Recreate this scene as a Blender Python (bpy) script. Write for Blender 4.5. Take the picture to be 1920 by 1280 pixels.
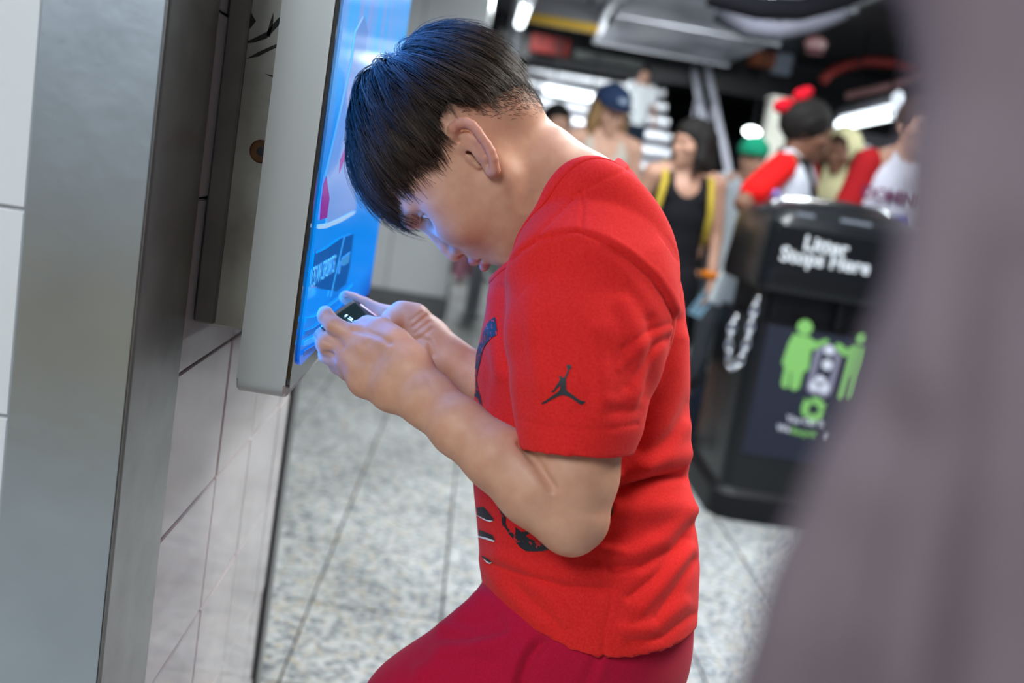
import bpy, bmesh, math, random
import numpy as np
from mathutils import Vector, Matrix
from mathutils.bvhtree import BVHTree

for o in list(bpy.data.objects): bpy.data.objects.remove(o)
SC = bpy.context.scene
COL = SC.collection
RNG = np.random.default_rng(7)
random.seed(7)

# ------------------------------------------------------------------ camera, light, exposure
FPX = 1835.0                                  # focal length for a 1920 px wide frame
CAM = np.array([0.0, 0.0, 1.2])               # metres; floor is z = 0, the advertising wall runs along +Y
_dn = np.array([-1801., -10646., -1835.]); _yc = np.array([-48., 325., -1835.])
_z = -_dn / np.linalg.norm(_dn)
_y = _yc - _z * (_yc @ _z); _y /= np.linalg.norm(_y)
_x = np.cross(_y, _z)
ROT = np.array([_x, _y, _z])                  # camera axes -> world axes
cam_data = bpy.data.cameras.new('camera'); cam = bpy.data.objects.new('camera', cam_data); COL.objects.link(cam)
cam_data.sensor_width = 36.0; cam_data.lens = FPX * 36.0 / 1920.0
cam_data.clip_start = 0.01; cam_data.clip_end = 200
_m = Matrix([list(ROT[0]) + [CAM[0]], list(ROT[1]) + [CAM[1]], list(ROT[2]) + [CAM[2]], [0, 0, 0, 1]])
cam.matrix_world = _m
cam_data.dof.use_dof = True; cam_data.dof.focus_distance = 1.0; cam_data.dof.aperture_fstop = 3.0
SC.camera = cam
SC.view_settings.view_transform = 'Standard'; SC.view_settings.look = 'None'
SC.view_settings.gamma = 1.0; SC.view_settings.use_curve_mapping = False
SC.view_settings.exposure = 0.0
w = bpy.data.worlds.new('world'); SC.world = w; w.use_nodes = True
w.node_tree.nodes['Background'].inputs[0].default_value = (0.62, 0.72, 0.80, 1)
w.node_tree.nodes['Background'].inputs[1].default_value = 0.30

def area(name, loc, target, size, size_y, power, color):
    l = bpy.data.lights.new(name, 'AREA'); l.shape = 'RECTANGLE'; l.size = size; l.size_y = size_y
    l.energy = power; l.color = color
    o = bpy.data.objects.new(name, l); COL.objects.link(o); o.location = loc
    o.rotation_euler = (Vector(target) - Vector(loc)).to_track_quat('-Z', 'Y').to_euler()
    return o
# ceiling strip lamps of the concourse, without housings, plus unseen fill lamps added
area('lamp_aisle', (1.05, 1.35, 2.62), (0.25, 1.1, 0.9), 0.5, 1.7, 68, (1.0, 0.94, 0.865))
area('lamp_entry', (-0.72, -0.60, 2.62), (-0.45, 0.85, 1.0), 0.5, 1.6, 34, (0.90, 0.96, 1.0))
area('fill_behind', (-1.5, -1.5, 2.62), (-1.5, -1.5, 0.0), 0.5, 1.6, 60, (0.86, 0.94, 1.0))  # unseen lamp added to light the wall mirrored in the steel
area('lamp_middle', (1.0, 3.1, 2.62), (1.0, 3.1, 0), 0.4, 2.2, 88, (0.90, 0.97, 1.0))
area('fill_stairs', (1.5, 5.0, 2.42), (1.36, 8.6, 1.45), 0.6, 0.3, 24, (0.90, 0.97, 1.0)).data.spread = math.radians(50)     # unseen lamp added to brighten the man's white shirt on the stairs
area('lamp_crowd', (0.3, 4.4, 2.66), (1.2, 5.2, 1.0), 0.4, 1.2, 30, (0.92, 0.97, 1.0))
area('lamp_passage', (0.15, 9.2, 2.66), (0.05, 8.9, 0.0), 0.3, 0.3, 50, (0.90, 0.97, 1.0))
area('lamp_right', (3.1, 4.9, 2.62), (2.6, 5.4, 0), 0.4, 1.8, 70, (0.90, 0.97, 1.0))
area('screen_light', (-0.1625, 1.35, 1.60), (1.0, 1.35, 1.60), 0.64, 1.30, 19.0, (0.02, 0.24, 1.0))   # lamp added just in front of the display, boosts the screen's blue light

def at(u, v, d):
    """world point seen at photograph pixel (u, v) at depth d along the view axis (used to measure the place)"""
    return CAM + ROT @ np.array([(u - 960) / FPX, (640 - v) / FPX, -1.0]) * d
def onY(u, v, Y):
    r = ROT @ np.array([(u - 960) / FPX, (640 - v) / FPX, -1.0]); return CAM + r * (Y / r[1])
def onX(u, v, X):
    r = ROT @ np.array([(u - 960) / FPX, (640 - v) / FPX, -1.0]); return CAM + r * (X / r[0])
def pix(P):
    c = (np.asarray(P, float) - CAM) @ ROT
    d = -c[..., 2]
    return np.stack([960 + FPX * c[..., 0] / d, 640 - FPX * c[..., 1] / d, d], -1)
VR, VU, VF = ROT[:, 0], ROT[:, 1], -ROT[:, 2]

# ------------------------------------------------------------------ materials
def mat(name, color=(.5, .5, .5), rough=.5, metal=0., spec=.5, noise=None, bump=None, sss=0., coat=0., emit=None, sheen=0., alpha=1., trans=0., aniso=0.):
    """noise=(scale, color2, detail, lo, hi); bump=(scale, strength, distance)"""
    m = bpy.data.materials.new(name); m.use_nodes = True
    nt = m.node_tree; b = nt.nodes['Principled BSDF']; L = nt.links
    b.inputs['Base Color'].default_value = (*color, 1); b.inputs['Roughness'].default_value = rough
    b.inputs['Metallic'].default_value = metal; b.inputs['Specular IOR Level'].default_value = spec
    if sss:
        b.inputs['Subsurface Weight'].default_value = sss; b.inputs['Subsurface Radius'].default_value = (.012, .004, .002)
        b.inputs['Subsurface Scale'].default_value = 1.0
    if coat: b.inputs['Coat Weight'].default_value = coat; b.inputs['Coat Roughness'].default_value = .04
    if sheen: b.inputs['Sheen Weight'].default_value = sheen; b.inputs['Sheen Roughness'].default_value = .5
    if trans: b.inputs['Transmission Weight'].default_value = trans
    if aniso: b.inputs['Anisotropic'].default_value = aniso
    if emit: b.inputs['Emission Color'].default_value = (*emit[0], 1); b.inputs['Emission Strength'].default_value = emit[1]
    tc = nt.nodes.new('ShaderNodeTexCoord')
    if noise:
        n = nt.nodes.new('ShaderNodeTexNoise'); n.inputs['Scale'].default_value = noise[0]; n.inputs['Detail'].default_value = noise[2]
        r = nt.nodes.new('ShaderNodeValToRGB'); r.color_ramp.elements[0].position = noise[3]; r.color_ramp.elements[1].position = noise[4]
        r.color_ramp.elements[0].color = (*color, 1); r.color_ramp.elements[1].color = (*noise[1], 1)
        L.new(tc.outputs['Object'], n.inputs['Vector']); L.new(n.outputs['Fac'], r.inputs['Fac']); L.new(r.outputs['Color'], b.inputs['Base Color'])
    if bump:
        n = nt.nodes.new('ShaderNodeTexNoise'); n.inputs['Scale'].default_value = bump[0]; n.inputs['Detail'].default_value = 3
        bp = nt.nodes.new('ShaderNodeBump'); bp.inputs['Strength'].default_value = bump[1]; bp.inputs['Distance'].default_value = bump[2]
        L.new(tc.outputs['Object'], n.inputs['Vector']); L.new(n.outputs['Fac'], bp.inputs['Height']); L.new(bp.outputs['Normal'], b.inputs['Normal'])
    return m
def lamp_mat(name, color, strength):
    m = bpy.data.materials.new(name); m.use_nodes = True; nt = m.node_tree
    b = nt.nodes['Principled BSDF']; b.inputs['Base Color'].default_value = (.8, .8, .8, 1)
    b.inputs['Emission Color'].default_value = (*color, 1); b.inputs['Emission Strength'].default_value = strength
    return m

# ------------------------------------------------------------------ objects
def link(name, me, m=None, parent=None, smooth=False):
    o = bpy.data.objects.new(name, me); COL.objects.link(o)
    if m is not None:
        for q in (m if isinstance(m, (list, tuple)) else [m]): me.materials.append(q)
    if parent is not None: o.parent = parent
    if smooth: me.shade_smooth()
    return o
def tag(o, label=None, cat=None, group=None, kind=None):
    if label: o['label'] = label
    if cat: o['category'] = cat
    if group: o['group'] = group
    if kind: o['kind'] = kind
    return o
def empty(name, loc=(0, 0, 0), rz=0.):
    o = bpy.data.objects.new(name, None); COL.objects.link(o); o.location = loc; o.rotation_euler = (0, 0, rz); o.empty_display_size = .05
    return o
def rel(o, parent):
    """parent o keeping its world place (parent has only a location and a z-turn)"""
    o.parent = parent
    o.matrix_parent_inverse = Matrix.LocRotScale(parent.location, parent.rotation_euler, None).inverted()
    return o
def mesh(name, V, F):
    me = bpy.data.meshes.new(name)
    V = np.asarray(V, np.float32); me.vertices.add(len(V)); me.vertices.foreach_set('co', V.ravel())
    F = np.asarray(F, np.int32); n, k = F.shape
    me.loops.add(n * k); me.loops.foreach_set('vertex_index', F.ravel())
    me.polygons.add(n); me.polygons.foreach_set('loop_start', np.arange(0, n * k, k, dtype=np.int32))
    me.update(calc_edges=True)
    return me
class MB:
    """a bmesh that collects shapes and links them as one mesh object"""
    def __init__(s): s.bm = bmesh.new()
    def box(s, lo, hi, bev=0., seg=1, M=None):
        lo, hi = np.minimum(lo, hi), np.maximum(lo, hi)
        r = bmesh.ops.create_cube(s.bm, size=1.0)['verts']
        c = (lo + hi) / 2; d = hi - lo
        for v in r: v.co = Vector((v.co.x * d[0] + c[0], v.co.y * d[1] + c[1], v.co.z * d[2] + c[2]))
        if bev:
            es = list({e for v in r for e in v.link_edges})
            q = bmesh.ops.bevel(s.bm, geom=es, offset=bev, segments=seg, affect='EDGES', profile=.5)
            r = list(set(q['verts']) | {v for v in r if v.is_valid})
        if M is not None: bmesh.ops.transform(s.bm, matrix=M, verts=r)
        return s
    def tube(s, pts, r, n=10, closed=False, cap=True):
        pts = [Vector(p) for p in pts]; rr = r if isinstance(r, (list, tuple)) else [r] * len(pts)
        rings = []; prev = None
        for i, p in enumerate(pts):
            a = pts[(i - 1) % len(pts)] if (i or closed) else p; b = pts[(i + 1) % len(pts)] if (i < len(pts) - 1 or closed) else p
            t = (b - a).normalized()
            if prev is None: u = t.orthogonal().normalized()
            else: u = (prev - t * prev.dot(t)).normalized()
            prev = u; v = t.cross(u)
            rings.append([s.bm.verts.new(p + (u * math.cos(k * 2 * math.pi / n) + v * math.sin(k * 2 * math.pi / n)) * rr[i]) for k in range(n)])
        m = len(rings)
        for i in range(m if closed else m - 1):
            A, B = rings[i], rings[(i + 1) % m]
            for k in range(n): s.bm.faces.new((A[k], A[(k + 1) % n], B[(k + 1) % n], B[k]))
        if cap and not closed:
            s.bm.faces.new(rings[0][::-1]); s.bm.faces.new(rings[-1])
        return s
    def prism(s, poly, axis_o, ax, ay, az, depth):
        """2-D polygon (list of (a,b)) placed at axis_o + a*ax + b*ay and pushed by az*depth"""
        O, ax, ay, az = [Vector(q) for q in (axis_o, ax, ay, az)]
        A = [s.bm.verts.new(O + ax * p[0] + ay * p[1]) for p in poly]; B = [s.bm.verts.new(v.co + az * depth) for v in A]
        n = len(poly)
        s.bm.faces.new(A[::-1]); s.bm.faces.new(B)
        for i in range(n): s.bm.faces.new((A[i], A[(i + 1) % n], B[(i + 1) % n], B[i]))
        return s
    def lathe(s, prof, c=(0, 0, 0), n=24):
        rings = [[s.bm.verts.new((c[0] + r * math.cos(2 * math.pi * k / n), c[1] + r * math.sin(2 * math.pi * k / n), c[2] + z)) for k in range(n)] for r, z in prof]
        for A, B in zip(rings, rings[1:]):
            for k in range(n): s.bm.faces.new((A[k], A[(k + 1) % n], B[(k + 1) % n], B[k]))
        s.bm.faces.new(rings[0][::-1]); s.bm.faces.new(rings[-1])
        return s
    def ball(s, c, r, u=14, v=10, M=None):
        q = bmesh.ops.create_uvsphere(s.bm, u_segments=u, v_segments=v, radius=1.0)['verts']
        r = r if isinstance(r, (list, tuple)) else (r, r, r)
        for w_ in q: w_.co = Vector((w_.co.x * r[0], w_.co.y * r[1], w_.co.z * r[2]))
        if M is not None: bmesh.ops.transform(s.bm, matrix=M, verts=q)
        bmesh.ops.translate(s.bm, verts=q, vec=Vector(c))
        return s
    def build(s, name, m, parent=None, smooth=False, angle=None):
        me = bpy.data.meshes.new(name); bmesh.ops.recalc_face_normals(s.bm, faces=s.bm.faces)
        s.bm.to_mesh(me); s.bm.free()
        o = link(name, me, m, parent)
        if smooth:
            me.shade_smooth()
            if angle: me.set_sharp_from_angle(angle=angle)
        return o
def box(name, lo, hi, m, parent=None, bev=0., seg=1):
    return MB().box(np.array(lo, float), np.array(hi, float), bev, seg).build(name, m, parent, smooth=bool(bev), angle=.6)

# ------------------------------------------------------------------ distance-field modelling
class Field:
    def __init__(s, lo, hi, h):
        s.lo = np.asarray(lo, np.float32); s.h = h
        s.n = np.ceil((np.asarray(hi) - s.lo) / h).astype(int) + 1
        s.D = np.full(s.n, 1.0, np.float32)
    def sub(s, lo, hi):
        a = np.maximum(np.floor((np.asarray(lo) - s.lo) / s.h).astype(int), 0)
        b = np.minimum(np.ceil((np.asarray(hi) - s.lo) / s.h).astype(int) + 1, s.n)
        if np.any(b <= a): return None
        ax = [s.lo[i] + s.h * np.arange(a[i], b[i], dtype=np.float32) for i in range(3)]
        return (slice(a[0], b[0]), slice(a[1], b[1]), slice(a[2], b[2])), (ax[0][:, None, None], ax[1][None, :, None], ax[2][None, None, :])
    def apply(s, fn, lo, hi, k, op):
        pad = 3 * s.h + k
        q = s.sub(np.asarray(lo) - pad, np.asarray(hi) + pad)
        if q is None: return
        sl, P = q; d = fn(P); A = s.D[sl]
        if op == 'add':
            if k > 0:
                hh = np.clip(.5 + .5 * (A - d) / k, 0, 1); s.D[sl] = A * (1 - hh) + d * hh - k * hh * (1 - hh)
            else: s.D[sl] = np.minimum(A, d)
        else:
            if k > 0:
                hh = np.clip(.5 - .5 * (A + d) / k, 0, 1); s.D[sl] = A * (1 - hh) - d * hh + k * hh * (1 - hh)
            else: s.D[sl] = np.maximum(A, -d)
    def cap(s, a, b, ra, rb=None, k=.01, op='add'):
        a = np.asarray(a, np.float32); b = np.asarray(b, np.float32); rb = ra if rb is None else rb
        ab = b - a; L2 = float(ab @ ab) + 1e-12
        def fn(P):
            x, y, z = P[0] - a[0], P[1] - a[1], P[2] - a[2]
            t = np.clip((x * ab[0] + y * ab[1] + z * ab[2]) / L2, 0, 1)
            return np.sqrt((x - ab[0] * t) ** 2 + (y - ab[1] * t) ** 2 + (z - ab[2] * t) ** 2) - (ra + (rb - ra) * t)
        m = max(ra, rb); s.apply(fn, np.minimum(a, b) - m, np.maximum(a, b) + m, k, op)
    def chain(s, pts, rs, k=.01, op='add'):
        for i in range(len(pts) - 1): s.cap(pts[i], pts[i + 1], rs[i], rs[i + 1], k if i == 0 else min(k, .35 * min(rs[i], rs[i + 1])), op)
    def ell(s, c, r, R=None, k=.01, op='add'):
        """ellipsoid, R rows = its axes"""
        c = np.asarray(c, np.float32); r = np.asarray(r, np.float32); R = np.eye(3, dtype=np.float32) if R is None else np.asarray(R, np.float32)
        def fn(P):
            x, y, z = P[0] - c[0], P[1] - c[1], P[2] - c[2]
            q = [(R[i, 0] * x + R[i, 1] * y + R[i, 2] * z) for i in range(3)]
            k0 = np.sqrt(sum((q[i] / r[i]) ** 2 for i in range(3))); k1 = np.sqrt(sum((q[i] / r[i] ** 2) ** 2 for i in range(3)))
            return k0 * (k0 - 1) / np.maximum(k1, 1e-6)
        e = np.sqrt(((R * r[:, None]) ** 2).sum(0)); s.apply(fn, c - e, c + e, k, op)
    def etube(s, st, k=.01, kk=None, op='add', p=2.0):
        """stations (centre, axis_a, ra, axis_b, rb): a tube of elliptic section"""
        for i in range(len(st) - 1):
            (c0, a0, ra0, b0, rb0), (c1, a1, ra1, b1, rb1) = st[i], st[i + 1]
            c0 = np.asarray(c0, np.float32); c1 = np.asarray(c1, np.float32); ab = c1 - c0; L = float(np.linalg.norm(ab)) + 1e-9; T = ab / L
            a0 = np.asarray(a0, np.float32); a1 = np.asarray(a1, np.float32); b0 = np.asarray(b0, np.float32); b1 = np.asarray(b1, np.float32)
            def fn(P):
                x, y, z = P[0] - c0[0], P[1] - c0[1], P[2] - c0[2]
                tt = x * T[0] + y * T[1] + z * T[2]; t = np.clip(tt / L, 0, 1); w_ = tt - t * L
                x = x - T[0] * t * L; y = y - T[1] * t * L; z = z - T[2] * t * L
                A = [a0[j] * (1 - t) + a1[j] * t for j in range(3)]; B = [b0[j] * (1 - t) + b1[j] * t for j in range(3)]
                ra = ra0 + (ra1 - ra0) * t; rb = rb0 + (rb1 - rb0) * t
                rw = np.minimum(ra, rb)
                qa = np.abs(x * A[0] + y * A[1] + z * A[2]) / ra; qb = np.abs(x * B[0] + y * B[1] + z * B[2]) / rb; qw = np.abs(w_) / rw
                if p == 2.0: k0 = np.sqrt(qa ** 2 + qb ** 2 + qw ** 2)
                else: k0 = (qa ** p + qb ** p + qw ** p) ** (1 / p)
                k1 = np.sqrt((qa / ra) ** 2 + (qb / rb) ** 2 + (qw / rw) ** 2) + 1e-6
                return np.where(k0 > .3, k0 * (k0 - 1) / k1, -rw * .7).astype(np.float32)
            m = max(ra0, ra1, rb0, rb1)
            s.apply(fn, np.minimum(c0, c1) - m, np.maximum(c0, c1) + m, k if i == 0 else (kk if kk is not None else k), op)
    def mesh(s):
        D = s.D; S = D < 0; n0, n1, n2 = D.shape
        nb = np.zeros((n0 - 1, n1 - 1, n2 - 1), np.uint8)
        for i in (0, 1):
            for j in (0, 1):
                for k in (0, 1): nb += S[i:n0 - 1 + i, j:n1 - 1 + j, k:n2 - 1 + k]
        I, J, K = np.nonzero((nb > 0) & (nb < 8))
        idx = np.full(nb.shape, -1, np.int32); idx[I, J, K] = np.arange(len(I))
        acc = np.zeros((len(I), 3)); cnt = np.zeros(len(I))
        cs = [(i, j, k) for i in (0, 1) for j in (0, 1) for k in (0, 1)]
        val = {c: D[I + c[0], J + c[1], K + c[2]].astype(float) for c in cs}
        for c in cs:
            for ax in range(3):
                if c[ax] == 0:
                    e = list(c); e[ax] = 1; e = tuple(e)
                    v0, v1 = val[c], val[e]; m = (v0 < 0) != (v1 < 0)
                    t = np.where(m, v0 / np.where(m, v0 - v1, 1), 0)
                    for q in range(3): acc[:, q] += np.where(m, c[q] + (t if q == ax else 0), 0)
                    cnt += m
        V = s.lo + s.h * (np.stack([I, J, K], 1) + acc / cnt[:, None])
        F = []
        for ax in range(3):
            a = [slice(1, -1)] * 3; b = [slice(1, -1)] * 3
            a[ax] = slice(0, -1); b[ax] = slice(1, None)
            X, Y = S[tuple(a)], S[tuple(b)]
            e = np.argwhere(X != Y); 
            off = np.ones(3, int); off[ax] = 0; e = e + off
            u, v = (ax + 1) % 3, (ax + 2) % 3
            du = np.zeros(3, int); du[u] = 1; dv = np.zeros(3, int); dv[v] = 1
            q = [idx[tuple((e - du - dv).T)], idx[tuple((e - dv).T)], idx[tuple(e.T)], idx[tuple((e - du).T)]]
            f = np.stack(q, 1); ins = S[tuple(e.T)]
            f = np.where(ins[:, None], f, f[:, ::-1]); F.append(f)
        return V, np.concatenate(F)
def smooth(V, F, it=2, lam=.5):
    n = len(V); 
    E = np.concatenate([F[:, [0, 1]], F[:, [1, 2]], F[:, [2, 3]], F[:, [3, 0]]]) if F.shape[1] == 4 else np.concatenate([F[:, [0, 1]], F[:, [1, 2]], F[:, [2, 0]]])
    deg = np.bincount(E.ravel(), minlength=n).clip(1)
    for _ in range(it):
        A = np.stack([np.bincount(E[:, 0], V[E[:, 1], q], n) + np.bincount(E[:, 1], V[E[:, 0], q], n) for q in range(3)], 1)
        V = V + lam * (A / deg[:, None] - V)
    return V
def vnormals(V, F):
    nrm = np.cross(V[F[:, 2]] - V[F[:, 0]], V[F[:, 3]] - V[F[:, 1]]) if F.shape[1] == 4 else np.cross(V[F[:, 1]] - V[F[:, 0]], V[F[:, 2]] - V[F[:, 0]])
    N = np.zeros_like(V)
    for c in range(F.shape[1]):
        for q in range(3): N[:, q] += np.bincount(F[:, c], nrm[:, q], len(V))
    return N / np.maximum(np.linalg.norm(N, axis=1, keepdims=True), 1e-12)
def seglen(P2, poly):
    """distance of 2-D points to a polyline"""
    d = np.full(len(P2), 1e9)
    for a, b in zip(poly, poly[1:]):
        a = np.asarray(a, float); b = np.asarray(b, float); ab = b - a
        t = np.clip(((P2 - a) @ ab) / (ab @ ab + 1e-9), 0, 1); d = np.minimum(d, np.linalg.norm(P2 - a - t[:, None] * ab, axis=1))
    return d
def vnoise(P, s, seed=0):
    """cheap smooth noise: a few sines"""
    r = np.random.default_rng(seed); out = 0
    for _ in range(6):
        k = r.normal(size=3) * s; out = out + np.sin(P @ k + r.uniform(0, 6.28))
    return out / 6
def unit(v): v = np.asarray(v, float); return v / np.linalg.norm(v)
def font_mesh(text, size, extrude=0., bold=0., align='CENTER', spacing=1.0):
    c = bpy.data.curves.new('lettering', 'FONT'); c.body = text; c.size = size; c.extrude = extrude; c.offset = bold; c.align_x = align; c.space_character = spacing
    c.resolution_u = 3
    o = bpy.data.objects.new('lettering', c); COL.objects.link(o)
    me = bpy.data.meshes.new_from_object(o.evaluated_get(bpy.context.evaluated_depsgraph_get()))
    bpy.data.objects.remove(o); bpy.data.curves.remove(c)
    return me
def frame_matrix(o, ax, ay, az):
    ax, ay, az = [Vector(q).normalized() for q in (ax, ay, az)]
    return Matrix([[ax[i], ay[i], az[i], o[i]] for i in range(3)] + [[0, 0, 0, 1]])
def decal(name, polys, bvh, m, parent, cell=6., off=.0007, near=None):
    """flat print: outlines (measured in photograph pixels) laid onto the cloth surface it is printed on"""
    bm = bmesh.new()
    for poly in polys:
        vs = [bm.verts.new((p[0], p[1], 0)) for p in poly]
        es = [bm.edges.new((vs[i], vs[(i + 1) % len(vs)])) for i in range(len(vs))]
        bmesh.ops.triangle_fill(bm, edges=es, use_beauty=True)
    lo = np.min([np.min(p, 0) for p in polys], 0); hi = np.max([np.max(p, 0) for p in polys], 0)
    for ax in (0, 1):
        x = lo[ax] + cell
        while x < hi[ax]:
            n = [0, 0, 0]; n[ax] = 1; c = [0, 0, 0]; c[ax] = x
            bmesh.ops.bisect_plane(bm, geom=bm.verts[:] + bm.edges[:] + bm.faces[:], plane_co=c, plane_no=n); x += cell
    dead = []
    for v in bm.verts:
        r = unit(at(v.co.x, v.co.y, 1.0) - CAM); h = bvh.ray_cast(Vector(CAM), Vector(r))
        if h[0] is None: dead.append(v); continue
        n = h[1] if h[1].dot(Vector(r)) < 0 else -h[1]
        v.co = h[0] + n * off
    if dead: bmesh.ops.delete(bm, geom=dead, context='VERTS')
    me = bpy.data.meshes.new(name); bm.to_mesh(me); bm.free()
    o = link(name, me, m); 
    if parent is not None: rel(o, parent)
    return o
# ================================================================== THE SETTING
random.seed(3)
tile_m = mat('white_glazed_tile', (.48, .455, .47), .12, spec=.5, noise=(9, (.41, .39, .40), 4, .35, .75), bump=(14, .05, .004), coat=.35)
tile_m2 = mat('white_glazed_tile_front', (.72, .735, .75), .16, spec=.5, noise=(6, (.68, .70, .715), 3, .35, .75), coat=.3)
grout_m = mat('dirty_grout', (.045, .040, .036), .9, noise=(60, (.11, .10, .09), 4, .3, .7))
steel_m = mat('brushed_steel', (.50, .55, .60), .30, 1., noise=(5, (.40, .44, .49), 5, .3, .7), bump=(22, .16, .004), aniso=.3)
steel_dark = mat('steel_dark_tone', (.30, .29, .285), .30, 1., noise=(18, (.22, .215, .21), 5, .3, .7), bump=(55, .1, .002))  # darker steel copy; the guard's dark side reflection is put into the colour
granite = mat('granite_tile', (.50, .50, .47), .42, spec=.45)
def granite_nodes(m):
    nt = m.node_tree; b = nt.nodes['Principled BSDF']; L = nt.links; tc = nt.nodes.new('ShaderNodeTexCoord')
    geo = nt.nodes.new('ShaderNodeNewGeometry')
    v = nt.nodes.new('ShaderNodeTexVoronoi'); v.inputs['Scale'].default_value = 68; v.inputs['Randomness'].default_value = 1
    n = nt.nodes.new('ShaderNodeTexNoise'); n.inputs['Scale'].default_value = 38; n.inputs['Detail'].default_value = 6
    add = nt.nodes.new('ShaderNodeVectorMath'); add.operation = 'ADD'; mul = nt.nodes.new('ShaderNodeVectorMath'); mul.operation = 'SCALE'; mul.inputs['Scale'].default_value = .03
    L.new(geo.outputs['Position'], n.inputs['Vector']); L.new(n.outputs['Color'], mul.inputs[0]); L.new(geo.outputs['Position'], add.inputs[0]); L.new(mul.outputs[0], add.inputs[1]); L.new(add.outputs[0], v.inputs['Vector'])
    r = nt.nodes.new('ShaderNodeValToRGB'); e = r.color_ramp.elements
    e[0].position = 0; e[0].color = (.17, .195, .22, 1); e[1].position = 1; e[1].color = (.56, .58, .57, 1)
    for p, c in ((.22, (.29, .32, .34, 1)), (.45, (.46, .48, .48, 1)), (.62, (.52, .46, .36, 1)), (.70, (.60, .62, .62, 1))):
        q = e.new(p); q.color = c
    sep = nt.nodes.new('ShaderNodeSeparateColor'); L.new(v.outputs['Color'], sep.inputs[0]); L.new(sep.outputs[0], r.inputs['Fac'])
    n2 = nt.nodes.new('ShaderNodeTexNoise'); n2.inputs['Scale'].default_value = 2.2; n2.inputs['Detail'].default_value = 4; L.new(geo.outputs['Position'], n2.inputs['Vector'])
    mr = nt.nodes.new('ShaderNodeMapRange'); mr.inputs[1].default_value = .3; mr.inputs[2].default_value = .7; mr.inputs[3].default_value = .74; mr.inputs[4].default_value = 1.14; L.new(n2.outputs['Fac'], mr.inputs[0])
    mx = nt.nodes.new('ShaderNodeMixRGB'); mx.blend_type = 'MULTIPLY'; mx.inputs[0].default_value = 1; L.new(r.outputs['Color'], mx.inputs[1]); L.new(mr.outputs[0], mx.inputs[2]); L.new(mx.outputs[0], b.inputs['Base Color'])
granite_nodes(granite)

# floor: single tiles where they can be told apart, a slab with the same stone beyond
floor = box('floor', (-4, -2.5, -.12), (5.5, 16, -.006), grout_m); tag(floor, kind='structure')
TX, TY = .35, .415
tb = MB().box(np.array([-TX / 2 + .003, -TY / 2 + .003, -.012]), np.array([TX / 2 - .003, TY / 2 - .003, 0]), .0015)
tile0 = tb.build('tile', granite, floor); fme = tile0.data; first = True
for i in range(-3, 7):
    for k in range(1, 24):
        x = .07 + TX * (i + .5); y = 2.05 + TY * (k - 2 + .5)
        if k > 4 and abs(x - y * .05) > 2.3: continue
        t = tile0 if first else tile0.copy()
        if not first: COL.objects.link(t)
        first = False; t.location = (x, y, random.uniform(-.0008, .0008)); t.rotation_euler = (0, 0, random.choice((0, math.pi)))
x0, x1 = .07 - 3 * TX, .07 + 7 * TX; y0, y1 = 2.05 - TY, 2.05 + TY * 22
sl = MB()
for lo, hi in (((-4, -2.5, -.012), (5.5, y0, 0)), ((-4, y0, -.012), (x0, 16, 0)), ((x1, y0, -.012), (5.5, 16, 0)), ((x0, y1, -.012), (x1, 16, 0))): sl.box(np.array(lo, float), np.array(hi, float))
tag(sl.build('paving', granite, floor), kind='stuff')

# the tiled pier that carries the screen
XW = -.28
pier = box('wall_left', (-.98, .853, 0), (XW - .006, 1.735, 2.72), grout_m); tag(pier, kind='structure')
def wall_tile(lo, hi, m): return box('tile', lo, hi, m, pier, .0016)
RZ = .1835; Z0 = .9395 % RZ
ys = [.985, 1.22, 1.41, 1.615, 1.70]
for k in range(-1, 15):
    z0, z1 = max(.0, Z0 + k * RZ), Z0 + (k + 1) * RZ
    if z1 < .02 or z0 > 2.7: continue
    for a, b in zip(ys, ys[1:]):
        j = random.uniform(-.0012, .0012)
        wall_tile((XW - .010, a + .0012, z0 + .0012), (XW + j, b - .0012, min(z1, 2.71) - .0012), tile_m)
for k in range(0, 15):                        # front face of the pier, running away to the left
    z0 = .9395 - 4 * RZ - .2055 + k * RZ
    if z0 < 0: z0 = max(z0, .0)
    for q in range(2):
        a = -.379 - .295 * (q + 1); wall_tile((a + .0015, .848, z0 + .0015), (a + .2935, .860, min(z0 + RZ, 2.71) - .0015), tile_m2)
box('joint', (-.975, .8515, 0), (-.372, .8535, 2.71), mat('pale_grout', (.42, .43, .45), .8, noise=(30, (.30, .31, .32), 3, .3, .7)), pier)
cg = box('corner_guard', (-.3775, .838, 0), (-.2755, .846, 2.71), steel_m, pier, .002)
cg2 = box('corner_guard', (-.2805, .838, 0), (-.2745, .982, 2.71), steel_dark, pier, .002)
ct = MB(); ct.box(np.array([XW - .006, 1.704, 0]), np.array([XW + .004, 1.722, 2.71])); ct.build('corner_trim', mat('black_joint', (.012, .012, .012), .6), pier)
box('corner_trim', (XW - .008, 1.720, 0), (XW + .006, 1.765, 2.71), steel_dark, pier, .003)

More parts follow.
